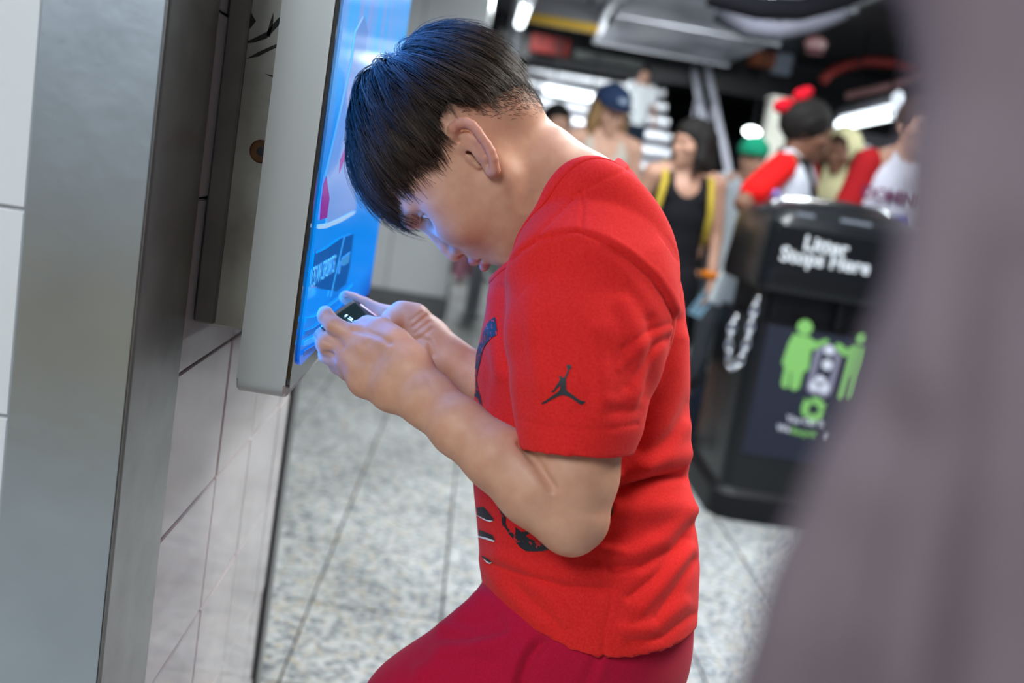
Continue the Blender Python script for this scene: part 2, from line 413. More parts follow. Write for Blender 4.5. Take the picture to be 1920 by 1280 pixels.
# ceiling and far walls
dark_panel = mat('ceiling_panel', (.115, .12, .125), .42, .5, noise=(1.5, (.07, .072, .078), 4, .35, .7))
ceil = box('ceiling', (-4, -2.5, 2.72), (5.5, 16, 2.85), dark_panel); tag(ceil, kind='structure')
plain = mat('pale_plaster', (.48, .49, .49), .7, noise=(3, (.42, .43, .43), 4, .3, .7))
dark_wall = mat('dark_far_wall', (.022, .024, .030), .6, noise=(4, (.035, .036, .044), 4, .3, .7))
tag(box('wall_back', (-4, 15.7, 0), (5.5, 16, 2.72), dark_wall), kind='structure')
tag(box('wall_right', (5.3, -2.5, 0), (5.5, 15.7, 2.72), plain), kind='structure')
tag(box('wall_behind', (-4, -2.5, 0), (5.3, -2.3, 2.72), plain), kind='structure')
tag(box('tan_reflector', (-3.8, -2.31, 0), (5.3, -2.27, .55), mat('warm_tan_reflector', (.62, .44, .20), .5)), kind='structure')  # unseen tan band added to give the steel a warm reflection
tag(box('wall_side', (-4, -2.3, 0), (-3.8, 15.7, 2.72), plain), kind='structure')
# ================================================================== ADVERTISING SCREEN on the pier
XS = -.165
frame_m = mat('pale_grey_aluminium', (.50, .53, .53), .42, .25, noise=(3, (.46, .49, .49), 4, .3, .7), bump=(90, .05, .001))
black_m = mat('black_bezel', (.008, .008, .010), .12, spec=.6, coat=.5)
backing_m = mat('stained_backing_steel', (.30, .285, .25), .36, .35, noise=(9, (.50, .51, .47), 6, .35, .68), bump=(30, .12, .002))
SCR = empty('advertising_screen', (XS, 1.35, 1.6)); tag(SCR, 'tall wall-mounted advertising screen showing a bright blue picture', 'screen')
Y0, Y1, ZB, ZT = 1.0, 1.70, .93, 2.30
def rounded(y0, y1, z0, z1, r, n=6):
    P = []
    for cy_, cz, a0 in ((y1 - r, z1 - r, 0), (y0 + r, z1 - r, 90), (y0 + r, z0 + r, 180), (y1 - r, z0 + r, 270)):
        for t in range(n + 1): a = math.radians(a0 + 90 * t / n); P.append((cy_ + r * math.cos(a), cz + r * math.sin(a)))
    return P
hb = MB().prism(rounded(Y0, Y1, ZB, ZT, .016), (-.2215, 0, 0), (0, 1, 0), (0, 0, 1), (1, 0, 0), .0505)
bmesh.ops.bevel(hb.bm, geom=[e for e in hb.bm.edges if abs(e.verts[0].co.x - e.verts[1].co.x) < 1e-5], offset=.0022, segments=1, affect='EDGES')
rel(hb.build('housing', frame_m, None, True, .5), SCR)
rel(MB().prism(rounded(Y0 + .004, Y1 - .004, ZB + .010, ZT - .004, .012), (-.1712, 0, 0), (0, 1, 0), (0, 0, 1), (1, 0, 0), .0042).build('bezel', black_m), SCR)
# picture
pic = bpy.data.materials.new('blue_picture'); pic.use_nodes = True; nt = pic.node_tree; b = nt.nodes['Principled BSDF']; L = nt.links
b.inputs['Base Color'].default_value = (.004, .006, .01, 1); b.inputs['Roughness'].default_value = .10; b.inputs['Specular IOR Level'].default_value = .4
tc = nt.nodes.new('ShaderNodeTexCoord'); sp = nt.nodes.new('ShaderNodeSeparateXYZ'); L.new(tc.outputs['Object'], sp.inputs[0])
rp = nt.nodes.new('ShaderNodeValToRGB'); mr = nt.nodes.new('ShaderNodeMapRange'); mr.inputs[1].default_value = -.66; mr.inputs[2].default_value = .3
L.new(sp.outputs[2], mr.inputs[0]); nz = nt.nodes.new('ShaderNodeTexNoise'); nz.inputs['Scale'].default_value = 3.2; nz.inputs['Detail'].default_value = 2; L.new(tc.outputs['Object'], nz.inputs['Vector'])
ma = nt.nodes.new('ShaderNodeMath'); ma.operation = 'MULTIPLY_ADD'; ma.inputs[1].default_value = .16; L.new(nz.outputs['Fac'], ma.inputs[0]); L.new(mr.outputs[0], ma.inputs[2]); L.new(ma.outputs[0], rp.inputs[0])
e = rp.color_ramp.elements; e[0].position = 0; e[0].color = (.000, .018, .16, 1); e[1].position = 1; e[1].color = (.01, .33, .80, 1)
for p_, c_ in ((.10, (.000, .07, .50, 1)), (.16, (.0, .23, .86, 1)), (.36, (.0, .22, .72, 1)), (.44, (.04, .42, .92, 1)), (.56, (.10, .40, .90, 1)), (.80, (.01, .36, .88, 1))):
    q_ = e.new(p_); q_.color = c_
# streaky upper part of the advert
wv = nt.nodes.new('ShaderNodeTexNoise'); wv.inputs['Scale'].default_value = 9; wv.inputs['Detail'].default_value = 3
mp = nt.nodes.new('ShaderNodeMapping'); mp.inputs['Scale'].default_value = (1, 2.2, .35); mp.inputs['Rotation'].default_value = (.35, 0, 0); L.new(tc.outputs['Object'], mp.inputs[0]); L.new(mp.outputs[0], wv.inputs['Vector'])
r2 = nt.nodes.new('ShaderNodeValToRGB'); r2.color_ramp.elements[0].position = .42; r2.color_ramp.elements[1].position = .72
mm = nt.nodes.new('ShaderNodeMapRange'); mm.inputs[1].default_value = -.45; mm.inputs[2].default_value = -.30; L.new(sp.outputs[2], mm.inputs[0])
m3 = nt.nodes.new('ShaderNodeMath'); m3.operation = 'MULTIPLY'; L.new(wv.outputs['Fac'], r2.inputs[0]); L.new(r2.outputs[0], m3.inputs[0]); L.new(mm.outputs[0], m3.inputs[1])
mxx = nt.nodes.new('ShaderNodeMixRGB'); mxx.inputs[2].default_value = (.22, .34, .78, 1); L.new(m3.outputs[0], mxx.inputs[0]); L.new(rp.outputs[0], mxx.inputs[1])
L.new(mxx.outputs[0], b.inputs['Emission Color']); b.inputs['Emission Strength'].default_value = 1.05
pm = MB().prism([(y - 1.35, z_ - 1.6) for y, z_ in rounded(Y0 + .026, Y1 - .022, ZB + .030, ZT - .03, .02)], (-.0018, 0, 0), (0, 1, 0), (0, 0, 1), (1, 0, 0), .0025).build('display', pic, SCR)
XP = -.1636
def on_screen(name, pts, color, strength, lift=0.0006):
    """a flat shape of the advert, outline measured in photograph pixels and laid on the screen plane"""
    P = [onX(u, v, XP + lift) for u, v in pts]; P = [(q[0], max(q[1], Y0 + .028), max(q[2], ZB + .033)) for q in P]
    m = lamp_mat('advert_' + name, color, strength); m.node_tree.nodes['Principled BSDF'].inputs['Roughness'].default_value = .10; m.node_tree.nodes['Principled BSDF'].inputs['Base Color'].default_value = (.004, .006, .01, 1)
    return rel(MB().prism([(p[1], p[2]) for p in P], (XP + lift - .0003, 0, 0), (0, 1, 0), (0, 0, 1), (1, 0, 0), .0004).build(name, m), SCR)
on_screen('pale_stroke', [(596, 422), (612, 420), (640, 408), (668, 395), (664, 402), (640, 416), (612, 428), (594, 430)], (.38, .62, .95), .9, .0008)
on_screen('pink_wedge', [(600, 385), (606, 345), (612, 330), (618, 372), (613, 408), (600, 412)], (.25, .02, .32), .9)
on_screen('pink_wedge', [(638, 300), (648, 275), (658, 262), (652, 285), (636, 325)], (.28, .03, .40), .9)
on_screen('lilac_figure', [(612, 330), (640, 210), (660, 120), (668, 60), (684, 30), (690, 60), (682, 120), (690, 150), (676, 250), (664, 330), (668, 392), (640, 406), (614, 418)], (.16, .34, .80), .9, .0004)
on_screen('banner', [(579, 474), (592, 476), (612, 466), (640, 446), (663, 438), (656, 500), (649, 532), (632, 546), (571, 546)], (.0, .10, .42), .9, .0010)
on_screen('pale_line', [(645, 446), (646.6, 445), (621, 556), (619.4, 557)], (.04, .36, .90), 1.0, .0014)
on_screen('small_block', [(641, 484), (657, 472), (654, 492), (645, 498), (640, 496)], (.05, .30, .72), .9, .0014)
for k_, (c_, y_) in enumerate((((.0, .20, .80), 0), ((.0, .12, .55), 22), ((.01, .30, .95), 40), ((.0, .05, .30), 58))):
    on_screen('swoosh', [(570, 600 + y_), (588, 594 + y_ * .93), (612, 578 + y_ * .83), (640, 556 + y_ * .72), (664, 532 + y_ * .62), (666, 537 + y_ * .62), (642, 564 + y_ * .72), (614, 588 + y_ * .83), (588, 604 + y_ * .93), (569, 610 + y_)], c_, 1.0, .0012)
def screen_text(s, u, v, size, color, sx, lift=.0018):
    p = onX(u, v, XP + lift); me = font_mesh(s, size, 0, .0, 'LEFT'); m = lamp_mat('advert_text', color, 1.1); m.node_tree.nodes['Principled BSDF'].inputs['Roughness'].default_value = .10; m.node_tree.nodes['Principled BSDF'].inputs['Base Color'].default_value = (.004, .006, .01, 1)
    o = link('lettering', me, m); o.parent = SCR
    M_ = frame_matrix(p - np.array([XS, 1.35, 1.6]), (0, 1, 0), (0, 0, 1), (1, 0, 0)); o.matrix_local = M_ @ Matrix.Diagonal((sx, 1, 1, 1))
    return o
screen_text('VTS W SPORTS', 578, 543, .031, (.10, .44, .82), .86)
screen_text('II', 635, 514, .024, (.12, .48, .85), .9)
# mount behind the screen
MNT = empty('mounting_box', (-.25, 1.04, 1.5)); tag(MNT, 'stained steel mounting box with graffiti scratches behind the screen', 'box')
rel(box('backing_panel', (-.268, 1.034, .989), (-.2225, 1.64, 2.25), backing_m, None, .003), MNT)
rel(box('side_flange', (XW + .0005, 1.028, .992), (-.258, 1.05, 2.25), mat('dark_flange', (.16, .15, .14), .5, .3, noise=(14, (.24, .225, .21), 4, .3, .7)), None, .002), MNT)
rust = mat('rust_ring', (.18, .075, .02), .8, noise=(60, (.06, .03, .02), 4, .3, .7))
p = onY(490, 284, 1.034)
MR = frame_matrix((p[0], 1.0338, p[2]), (1, 0, 0), (0, 0, 1), (0, -1, 0))
hole = MB().lathe([(.0075, 0), (.0110, .0004), (.0120, .0010), (.0095, .0014), (.0070, .0014)], n=28); hole.bm.transform(MR); rel(hole.build('rust_ring', rust, None, True), MNT)
hb2 = MB().lathe([(.0072, .0004), (.0066, .0013), (.003, .0015)], n=20); hb2.bm.transform(MR); rel(hb2.build('bolt_hole', mat('hole_dark', (.012, .012, .02), .5)), MNT)
ink = mat('marker_ink', (.015, .014, .013), .6)
for pts in ([(440, 60), (462, 40), (470, 22), (480, 40), (462, 62), (447, 72)], [(455, 82), (480, 70), (500, 60), (520, 36), (533, 25), (522, 48), (500, 72), (476, 80)], [(462, 110), (490, 95), (520, 82), (541, 78), (512, 92), (484, 106)], [(496, 138), (515, 142), (534, 148), (515, 147)], [(500, 66), (507, 40), (513, 24), (512, 44), (506, 70)], [(536, 60), (546, 46), (542, 66)], [(430, 45), (445, 20), (452, 6), (448, 30)]):
    P = [onY(u, v, 1.034) for u, v in pts]
    rel(MB().prism([(q_[0], q_[2]) for q_ in P], (0, 1.0334, 0), (1, 0, 0), (0, 0, 1), (0, 1, 0), .0004).build('graffiti_stroke', ink), MNT)
p = onY(384, 484, 1.034); rel(box('slot', (p[0] - .006, 1.0332, p[2] - .0035), (p[0] + .006, 1.036, p[2] + .0035), ink), MNT)
# ================================================================== STATION BEHIND: pier, stairs, lamps, signs, litter bin
def T3(p, r, rz=0): return p
hang_m = mat('black_rod', (.012, .012, .014), .8, spec=.2)
metal = mat('grey_metal', (.42, .43, .46), .38, .8, noise=(6, (.34, .35, .38), 4, .3, .7))
white_paint = mat('white_pier_tile', (.80, .83, .85), .25, noise=(5, (.76, .79, .81), 3, .3, .7), coat=.2)
plinth_m = mat('dark_grey_plinth', (.12, .13, .135), .45, noise=(20, (.18, .185, .19), 4, .3, .7))
# white tiled pier beyond the screen
xa, xb = onY(690, 545, 7.5)[0] - .35, onY(836, 552, 7.5)[0]
pr = box('wall_pier', (xa, 7.52, 0), (xb - .01, 8.3, 2.72), grout_m); tag(pr, kind='structure')
for k in range(3):
    z0 = .17 + k * .85
    for q in range(2):
        w_ = (xb - xa) / 2; box('panel', (xa + q * w_ + .003, 7.5, z0 + .003), (xa + (q + 1) * w_ - .003, 7.53, min(z0 + .845, 2.71)), white_paint, pr, .004)
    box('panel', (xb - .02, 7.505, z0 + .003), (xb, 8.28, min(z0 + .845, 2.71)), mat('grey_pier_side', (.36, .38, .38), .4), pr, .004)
box('plinth', (xa - .01, 7.47, 0), (xb + .02, 8.32, .168), plinth_m, pr, .006)
p = onY(968, 60, 7.9)
po = MB().tube([(p[0], 7.9, 0), (p[0], 7.9, 2.72)], .055, 20).build('steel_post', metal, None, True, .6); tag(po, 'round grey steel post beside the white tiled pier', 'post')
bp = MB().lathe([(.10, 0), (.10, .012), (.07, .02)], (p[0], 7.9, 0), 24).build('base_plate', metal); rel(bp, po)

# stairs going up behind the crowd
stone = mat('stair_stone', (.36, .36, .39), .5, noise=(12, (.28, .28, .31), 4, .3, .7)); nose_m = mat('steel_nosing', (.62, .63, .66), .35, .8)
sx0, sx1 = onY(985, 200, 9)[0], onY(1338, 240, 8)[0]
ST = empty('staircase', ((sx0 + sx1) / 2, 7.0, 0)); tag(ST, kind='structure'); ST.name = 'stairs'
for i in range(16):
    y = 6.9 + .29 * i; z_ = .165 * (i + 1)
    s_ = rel(box('step', (sx0, y, max(0, z_ - .5)), (sx1, y + .30, z_), stone, None), ST)
    rel(box('nosing', (sx0, y - .008, z_ - .045), (sx1, y + .03, z_ + .004), nose_m, None, .002), s_)
rail_m = mat('pale_handrail', (.78, .78, .88), .4, .1)
for n_, (a, b, r_) in enumerate((((1372, 350, 7.4), (1336, 170, 9.0), .030), ((1326, 268, 8.0), (1308, 165, 9.2), .035))):
    A, B = at(*a), at(*b); d_ = (B - A)
    h_ = MB().tube([tuple(A - d_ * .25 * (1 - n_) - np.array([0, 0, .02])), tuple(A), tuple(B), tuple(B + d_ * .4)], r_, 12).build('handrail', rail_m, None, True, .6)
    tag(h_, ['pale grey outer handrail sloping up along the stairs', 'pale grey inner handrail sloping up along the stairs'][n_], 'handrail', None)
    for t in (0.1, .9):
        P = A + d_ * t; zb = max(0, min(.165 * 16, .165 * math.floor((P[1] - 6.9) / .29 + 1))) if P[0] < sx1 else 0
        rel(MB().tube([tuple(P), (P[0], P[1], zb)], .018, 8).build('baluster', rail_m, None, True), h_)

# overhead: header beam, duct, signs
beam = box('ceiling_beam', (onY(930, 80, 10)[0], 10.0, 2.33), (5.3, 10.35, 2.72), mat('black_beam', (.015, .015, .018), .5)); tag(beam, kind='structure')
duct_m = mat('duct_sheet', (.66, .67, .72), .38, .45, noise=(2.2, (.26, .27, .31), 4, .38, .62), bump=(6, .2, .02))
DU = empty('air_duct', (1.6, 7.4, 2.5)); tag(DU, 'wide grey sheet-metal air duct under the ceiling', 'duct')
dx0, dx1 = onY(1118, 60, 8)[0] + .10, onY(1470, 120, 8)[0] - .22
for q in range(3):
    a = 4.45 + q * 1.54; rel(box('duct_section', (dx0, a, 2.46), (dx1, a + 1.525, 2.715), duct_m, None, .01), DU)
    rel(box('flange', (dx0 - .02, a + 1.51, 2.445), (dx1 + .02, a + 1.54, 2.715), metal, None), DU)
pipe_m = mat('black_pipe', (.012, .012, .016), .85, spec=.15)
for n_, pts in enumerate(([(1345, 20, 5.3), (1400, 52, 5.3), (1460, 60, 5.3), (1520, 45, 5.3), (1580, 20, 5.3)], [(1330, -10, 4.8), (1420, 15, 4.8), (1500, 18, 4.8), (1570, 0, 4.8), (1640, -30, 4.8)])):
    o = MB().tube([tuple(at(*q)) for q in pts], .055, 12).build('pipe', pipe_m, None, True, .6); tag(o, ['lower black cable pipe sagging below the ceiling duct', 'upper black cable pipe hugging the ceiling duct'][n_], 'pipe')
# yellow-edged lamp tray
YB = empty('lamp_tray', tuple(at(1040, 55, 8.2))); tag(YB, 'white lamp tray with a yellow lower edge above the stairs', 'lamp')
L0, L1 = at(972, 47, 8.2), at(1110, 68, 8.2); zt = (L0[2] + L1[2]) / 2
rel(box('yellow_edge', (L0[0], 8.0, zt - .035), (L1[0], 8.08, zt + .03), mat('yellow_paint', (.80, .47, .01), .5), None, .005), YB)
rel(box('tray', (L0[0], 8.0, zt + .03), (L1[0], 8.5, zt + .17), mat('grey_tray', (.26, .26, .28), .4), None, .005), YB)
q = at(1095, 38, 8.1); rel(MB().ball((0, 0, 0), (.075, .03, .045), 16, 10).build('lamp_glass', lamp_mat('lamp_white', (.9, .97, 1), 9), None, True), YB).location = q
q = at(1083, 50, 8.0); rel(MB().ball((0, 0, 0), .018, 12, 8).build('lamp_glass', lamp_mat('lamp_white', (.9, .97, 1), 4), None, True), YB).location = q
for x_ in (L0[0] + .08, L1[0] - .08): rel(MB().tube([(x_, 8.25, zt + .17), (x_, 8.25, 2.72)], .01, 8).build('hanger', hang_m), YB)
# fluorescent tubes
tube_l = lamp_mat('fluorescent', (.88, .97, 1.0), 4.5)
def fluoro(a, b, r_, label):
    A, B = np.array(a), np.array(b); d_ = unit(B - A); c = (A + B) / 2
    e = empty('fluorescent_tube', tuple(c)); tag(e, label, 'lamp', None)
    rel(MB().tube([tuple(A), tuple(B)], r_, 14).build('glass_tube', tube_l, None, True, .6), e)
    for P, s in ((A, -1), (B, 1)): rel(MB().tube([tuple(P - d_ * .0), tuple(P + d_ * s * .04)], r_ * 1.15, 12).build('end_cap', metal, None, True, .6), e)
    up = np.array([0, 0, 1.]); Hh = MB()
    rel(MB().tube([tuple(A + up * r_ * 2.2), tuple(B + up * r_ * 2.2)], r_ * 1.3, 6).build('batten', metal), e)
    for t in (.15, .85):
        P = A + (B - A) * t; rel(MB().tube([tuple(P + up * r_ * 3), (P[0], P[1], 2.72)], .008, 6).build('hanger', hang_m), e)
fluoro(at(1022, 168, 9.4), at(1124, 186, 9.4), .036, 'long white fluorescent tube hanging low over the stairs')
zc = 2.02
def at_z(u, v, z_): r_ = ROT @ np.array([(u - 960) / FPX, (640 - v) / FPX, -1.0]); return CAM + r_ * ((z_ - CAM[2]) / r_[2])
fluoro(at_z(1576, 234, zc), at_z(1680, 211, zc), .042, 'bright fluorescent tube slanting away above the jersey wearers')
fluoro(at_z(990, 0, 2.30), at_z(975, 44, 2.30), .035, 'short fluorescent tube in front of the yellow-edged tray')
q = at(1410, 247, 7.9); g = empty('round_lamp', tuple(q)); tag(g, 'small oval white lamp hanging beside the cream post', 'lamp')
rel(MB().ball((0, 0, 0), (.07, .05, .04), 16, 10).build('lamp_glass', lamp_mat('lamp_oval', (.92, 1, 1), 9), None, True), g).location = q
rel(MB().tube([(q[0], q[1], q[2] + .04), (q[0], q[1], 2.47)], .008, 6).build('hanger', hang_m), g)
# signs on the beam
def sign(u0, v0, u1, v1, Y, m, label, cat='sign', rows=0, rm=None):
    a, b = onY(u0, v0, Y), onY(u1, v1, Y); e = empty('sign', ((a[0] + b[0]) / 2, Y, (a[2] + b[2]) / 2)); tag(e, label, cat)
    rel(box('sign_box', (a[0], Y, min(a[2], b[2])), (b[0], Y + .09, max(a[2], b[2])), m, None, .008), e)
    rel(box('sign_face', (a[0] + .02, Y - .004, min(a[2], b[2]) + .02), (b[0] - .02, Y + .01, max(a[2], b[2]) - .02), rm or m, None), e)
    for x_ in (a[0] + .06, b[0] - .06): rel(MB().tube([(x_, Y + .05, max(a[2], b[2])), (x_, Y + .05, 2.72)], .012, 6).build('hanger', hang_m), e)
    return e
redm = mat('dark_red_sign', (.085, .006, .004), .7, spec=.2); redf = mat('dark_red_face', (.10, .008, .006), .7, spec=.2, noise=(7, (.05, .005, .005), 3, .4, .6))
sign(998, 62, 1066, 108, 9.7, redm, 'dark red sign box under the yellow-edged lamp tray', rm=redf)
grn = mat('dim_sign_panel', (.05, .055, .05), .5); grf = mat('dim_sign_face', (.06, .07, .06), .5, noise=(5, (.02, .02, .024), 3, .4, .6))
sign(1078, 92, 1205, 130, 9.75, grn, 'long dim dark sign panel beside the red sign box', rm=grf)
sign(1412, 92, 1452, 128, 9.2, mat('orange_sign', (.32, .07, .012), .5), 'orange-brown sign box at the end of the duct')
sign(1456, 96, 1482, 142, 9.35, mat('pale_blue_sign', (.40, .46, .56), .5), 'pale blue-grey upright sign beside the orange one')
q = at(1530, 82, 7.6); g = empty('red_lamp', tuple(q)); tag(g, 'red dome lamp with a pink rim high in the dark', 'lamp')
rel(MB().ball((0, 0, 0), (.085, .07, .055), 16, 10).build('dome', lamp_mat('red_glow', (.62, .015, .006), .16), None, True), g).location = q
rel(MB().lathe([(.07, 0), (.075, .02), (.05, .035)], (0, 0, 0), 18).build('rim', mat('pink_rim', (.30, .12, .14), .5), None, True), g).location = q - np.array([0, 0, .075])
rel(MB().tube([(q[0], q[1], q[2] + .06), (q[0], q[1], 2.72)], .01, 6).build('hanger', hang_m), g)
arc_m = mat('red_arch_paint', (.30, .018, .014), .45)
o = MB().tube([tuple(at(u, v, 7.8)) for u, v in ((1542, 152), (1560, 135), (1590, 122), (1630, 114), (1680, 118), (1730, 130))], .038, 10).build('arched_trim', arc_m, None, True); tag(o, 'dark red arched trim over the far kiosk', 'trim')
o = MB().tube([tuple(at(u, v, 7.6)) for u, v in ((1588, 180), (1640, 168), (1700, 152), (1780, 130))], .030, 10).build('kiosk_rail', mat('dusty_pink_rail', (.33, .16, .16), .5), None, True); tag(o, 'dusty pink rail below the red arched trim', 'rail')
KI = box('kiosk', (at(1585, 200, 8.2)[0], 8.2, 0), (5.2, 9.6, 2.0), mat('kiosk_wall', (.07, .068, .082), .6, noise=(3, (.12, .11, .13), 4, .3, .7))); tag(KI, 'dark kiosk standing behind the crowd', 'kiosk')
for k in range(3):
    a = at(1600, 250, 8.2)[0] + .1 + k * .62; rel(box('shutter', (a, 8.17, .9), (a + .55, 8.21, 1.9), mat('kiosk_shutter', (.13, .13, .15), .4, .4), None, .006), KI)
q0, q1 = onY(1432, 280, 7.0), onY(1470, 190, 7.0)
cp = box('kiosk_post', (q0[0] - .01, 7.0, 0), (q0[0] + .14, 7.14, q1[2]), mat('cream_paint', (.70, .68, .58), .5), None, .012, 2); tag(cp, 'cream painted post behind the red cap', 'post')
rel(box('cap', (q0[0] - .02, 6.99, q1[2] - .001), (q0[0] + .15, 7.15, q1[2] + .03), mat('cream_cap', (.66, .64, .55), .5), None, .008), cp)

# ------------------------------------------------------------------ litter bin
BY = 3.72
binm = mat('black_enamel', (.006, .007, .009), .34, spec=.35, coat=.15, bump=(120, .03, .001)); bin2 = mat('black_plastic', (.007, .007, .009), .5, spec=.3)
pan = mat('poster_slate', (.022, .026, .045), .6, spec=.3); chrome = mat('bright_steel', (.75, .78, .80), .18, 1.)
XL = onY(1412, 620, BY)[0]; XR = XL + .66; BD = .60
BIN = empty('litter_bin', ((XL + XR) / 2, BY + .3, 0)); tag(BIN, 'black litter bin with a green pictogram poster and white lettering', 'bin')
b_ = MB()
def ring(zz, x0, x1, y0, y1, r_, n=5):
    P = []
    for cx, cy_, a0 in ((x1 - r_, y1 - r_, 0), (x0 + r_, y1 - r_, 90), (x0 + r_, y0 + r_, 180), (x1 - r_, y0 + r_, 270)):
        for t in range(n + 1): a = math.radians(a0 + 90 * t / n); P.append((cx + r_ * math.cos(a), cy_ + r_ * math.sin(a), zz))
    return P
def loft(rings):
    m_ = MB(); V_ = [[m_.bm.verts.new(p) for p in r_] for r_ in rings]
    for A, B in zip(V_, V_[1:]):
        for i in range(len(A)): m_.bm.faces.new((A[i], A[(i + 1) % len(A)], B[(i + 1) % len(A)], B[i]))
    m_.bm.faces.new(V_[0][::-1]); m_.bm.faces.new(V_[-1]); return m_
Y0_ = BY
rel(loft([ring(.0, XL - .03, XR + .03, Y0_ - .03, Y0_ + BD + .03, .09), ring(.10, XL - .03, XR + .03, Y0_ - .03, Y0_ + BD + .03, .09), ring(.125, XL, XR, Y0_, Y0_ + BD, .07)]).build('base', bin2, None, True, .5), BIN)
rel(loft([ring(.12, XL + .005, XR - .005, Y0_ + .005, Y0_ + BD, .06), ring(.80, XL - .0, XR, Y0_ - .0, Y0_ + BD, .06)]).build('body', binm, None, True, .5), BIN)
rel(loft([ring(.80, XL + .04, XR - .04, Y0_ + .06, Y0_ + BD - .04, .05), ring(.93, XL + .04, XR - .04, Y0_ + .06, Y0_ + BD - .04, .05)]).build('recess', bin2, None, True, .5), BIN)
for xx in (XL + .0, XR - .05, (XL + XR) / 2 - .015): rel(box('upright', (xx, Y0_ + .01, .80), (xx + .045 if xx != (XL + XR) / 2 - .015 else xx + .03, Y0_ + .08, .94), binm, None, .006), BIN)
rel(loft([ring(.925, XL - .015, XR + .015, Y0_ - .02, Y0_ + BD + .01, .05), ring(.955, XL - .02, XR + .02, Y0_ - .03, Y0_ + BD + .015, .05), ring(1.19, XL - .005, XR + .005, Y0_ + .005, Y0_ + BD + .01, .06), ring(1.235, XL + .03, XR - .03, Y0_ + .05, Y0_ + BD - .02, .07), ring(1.27, XL + .09, XR - .09, Y0_ + .14, Y0_ + BD - .08, .08), ring(1.285, XL + .18, XR - .18, Y0_ + .22, Y0_ + BD - .16, .06)]).build('hood', binm, None, True, .7), BIN)
hp = [(XL + .02, Y0_ + .33, 1.225), (XL + .10, Y0_ + .30, 1.272), (XL + .22, Y0_ + .28, 1.292), (XL + .36, Y0_ + .27, 1.296), (XL + .50, Y0_ + .28, 1.290), (XL + .60, Y0_ + .30, 1.262)]
rel(MB().tube(hp, .014, 10).build('hood_rim', chrome, None, True), BIN)
rel(box('sign_plate', (XL + .01, Y0_ - .020, .965), (XR - .01, Y0_ + .0, 1.18), binm, None, .004), BIN)
yq = Y0_ - .0215
for u0, v0, u1, v1 in ((1494, 403, 1527, 408), (1577, 411, 1634, 425)):
    a, c_ = onY(u0, v0, yq), onY(u1, v1, yq); rel(box('grey_strip', (a[0], yq - .001, min(a[2], c_[2]) ), (c_[0], yq + .002, min(a[2], c_[2]) + .012), mat('strip_grey', (.22, .24, .28), .4), None), BIN)  # two thin grey strips along the top edge of the sign plate
lett = mat('white_lettering', (.82, .85, .86), .5)
def btext(s, u, v, h_px, m, Y=yq, align='LEFT', wide=1.0, bold=.0022):
    p = onY(u, v, Y); me = font_mesh(s, h_px * Y / FPX * 1.42, .0006, bold, align); o = link('lettering', me, m); o.matrix_world = frame_matrix(p, (1, 0, 0), (0, 0, 1), (0, -1, 0)) @ Matrix.Diagonal((wide, 1, 1, 1))
    mw = o.matrix_world.copy(); o.parent = BIN; o.matrix_parent_inverse = Matrix.Translation(BIN.location).inverted(); o.matrix_basis = mw; return o
btext('Litter', 1505, 467, 27, lett); btext('Stops Here', 1461, 487, 27, lett)
py0 = Y0_ - .004
pa, pb_ = onY(1462, 590, py0), onY(1400, 850, py0)
rel(box('poster', (XL + .055, py0, .27), (XR - .04, py0 + .01, .79), pan, None, .002), BIN)
gm = mat('pictogram_green', (.27, .62, .16), .5); gr_ = mat('pictogram_grey', (.26, .25, .33), .5); wm = mat('pictogram_white', (.78, .80, .88), .5)
pc_ = lambda x, y: (1420 + x * .25, 560 + y * .25)
def flat(name, pts, m, Y=py0 - .0015, hole=None):
    P = [onY(*pc_(*q), Y) for q in pts]; o = MB().prism([(q[0], q[2]) for q in P], (0, Y, 0), (1, 0, 0), (0, 0, 1), (0, 1, 0), .0014).build(name, m); return rel(o, BIN)
circ = lambda x, y, r_, n=18: [(x + r_ * math.cos(2 * math.pi * i / n), y + r_ * math.sin(2 * math.pi * i / n)) for i in range(n)]
flat('pictogram_woman', [(275, 262), (390, 285), (440, 325), (525, 300), (540, 325), (450, 375), (402, 385), (385, 530), (345, 550), (315, 670), (275, 690), (245, 670), (255, 545), (245, 545), (232, 660), (200, 672), (178, 640), (205, 515), (185, 480), (235, 330)], gm)
flat('pictogram_head', circ(357, 215, 58), gm); flat('pictogram_head', circ(788, 303, 42), gm)
flat('pictogram_man', [(730, 350), (825, 375), (800, 500), (775, 570), (730, 745), (700, 760), (678, 745), (715, 590), (700, 590), (660, 745), (630, 760), (608, 740), (672, 500), (690, 435), (650, 430), (590, 375), (582, 345), (610, 330), (680, 380)], gm)
flat('pictogram_can', [(475, 345), (600, 385), (632, 440), (560, 715), (510, 742), (385, 705), (368, 665), (432, 400)], gr_)
flat('pictogram_can_inside', [(490, 395), (560, 415), (585, 450), (545, 600), (430, 600), (470, 440)], pan, py0 - .0022)
for x, y, r_ in ((540, 385, 38), (525, 495, 40), (470, 612, 38), (430, 655, 40), (500, 668, 44)): flat('pictogram_litter', circ(x, y, r_), wm, py0 - .0030)
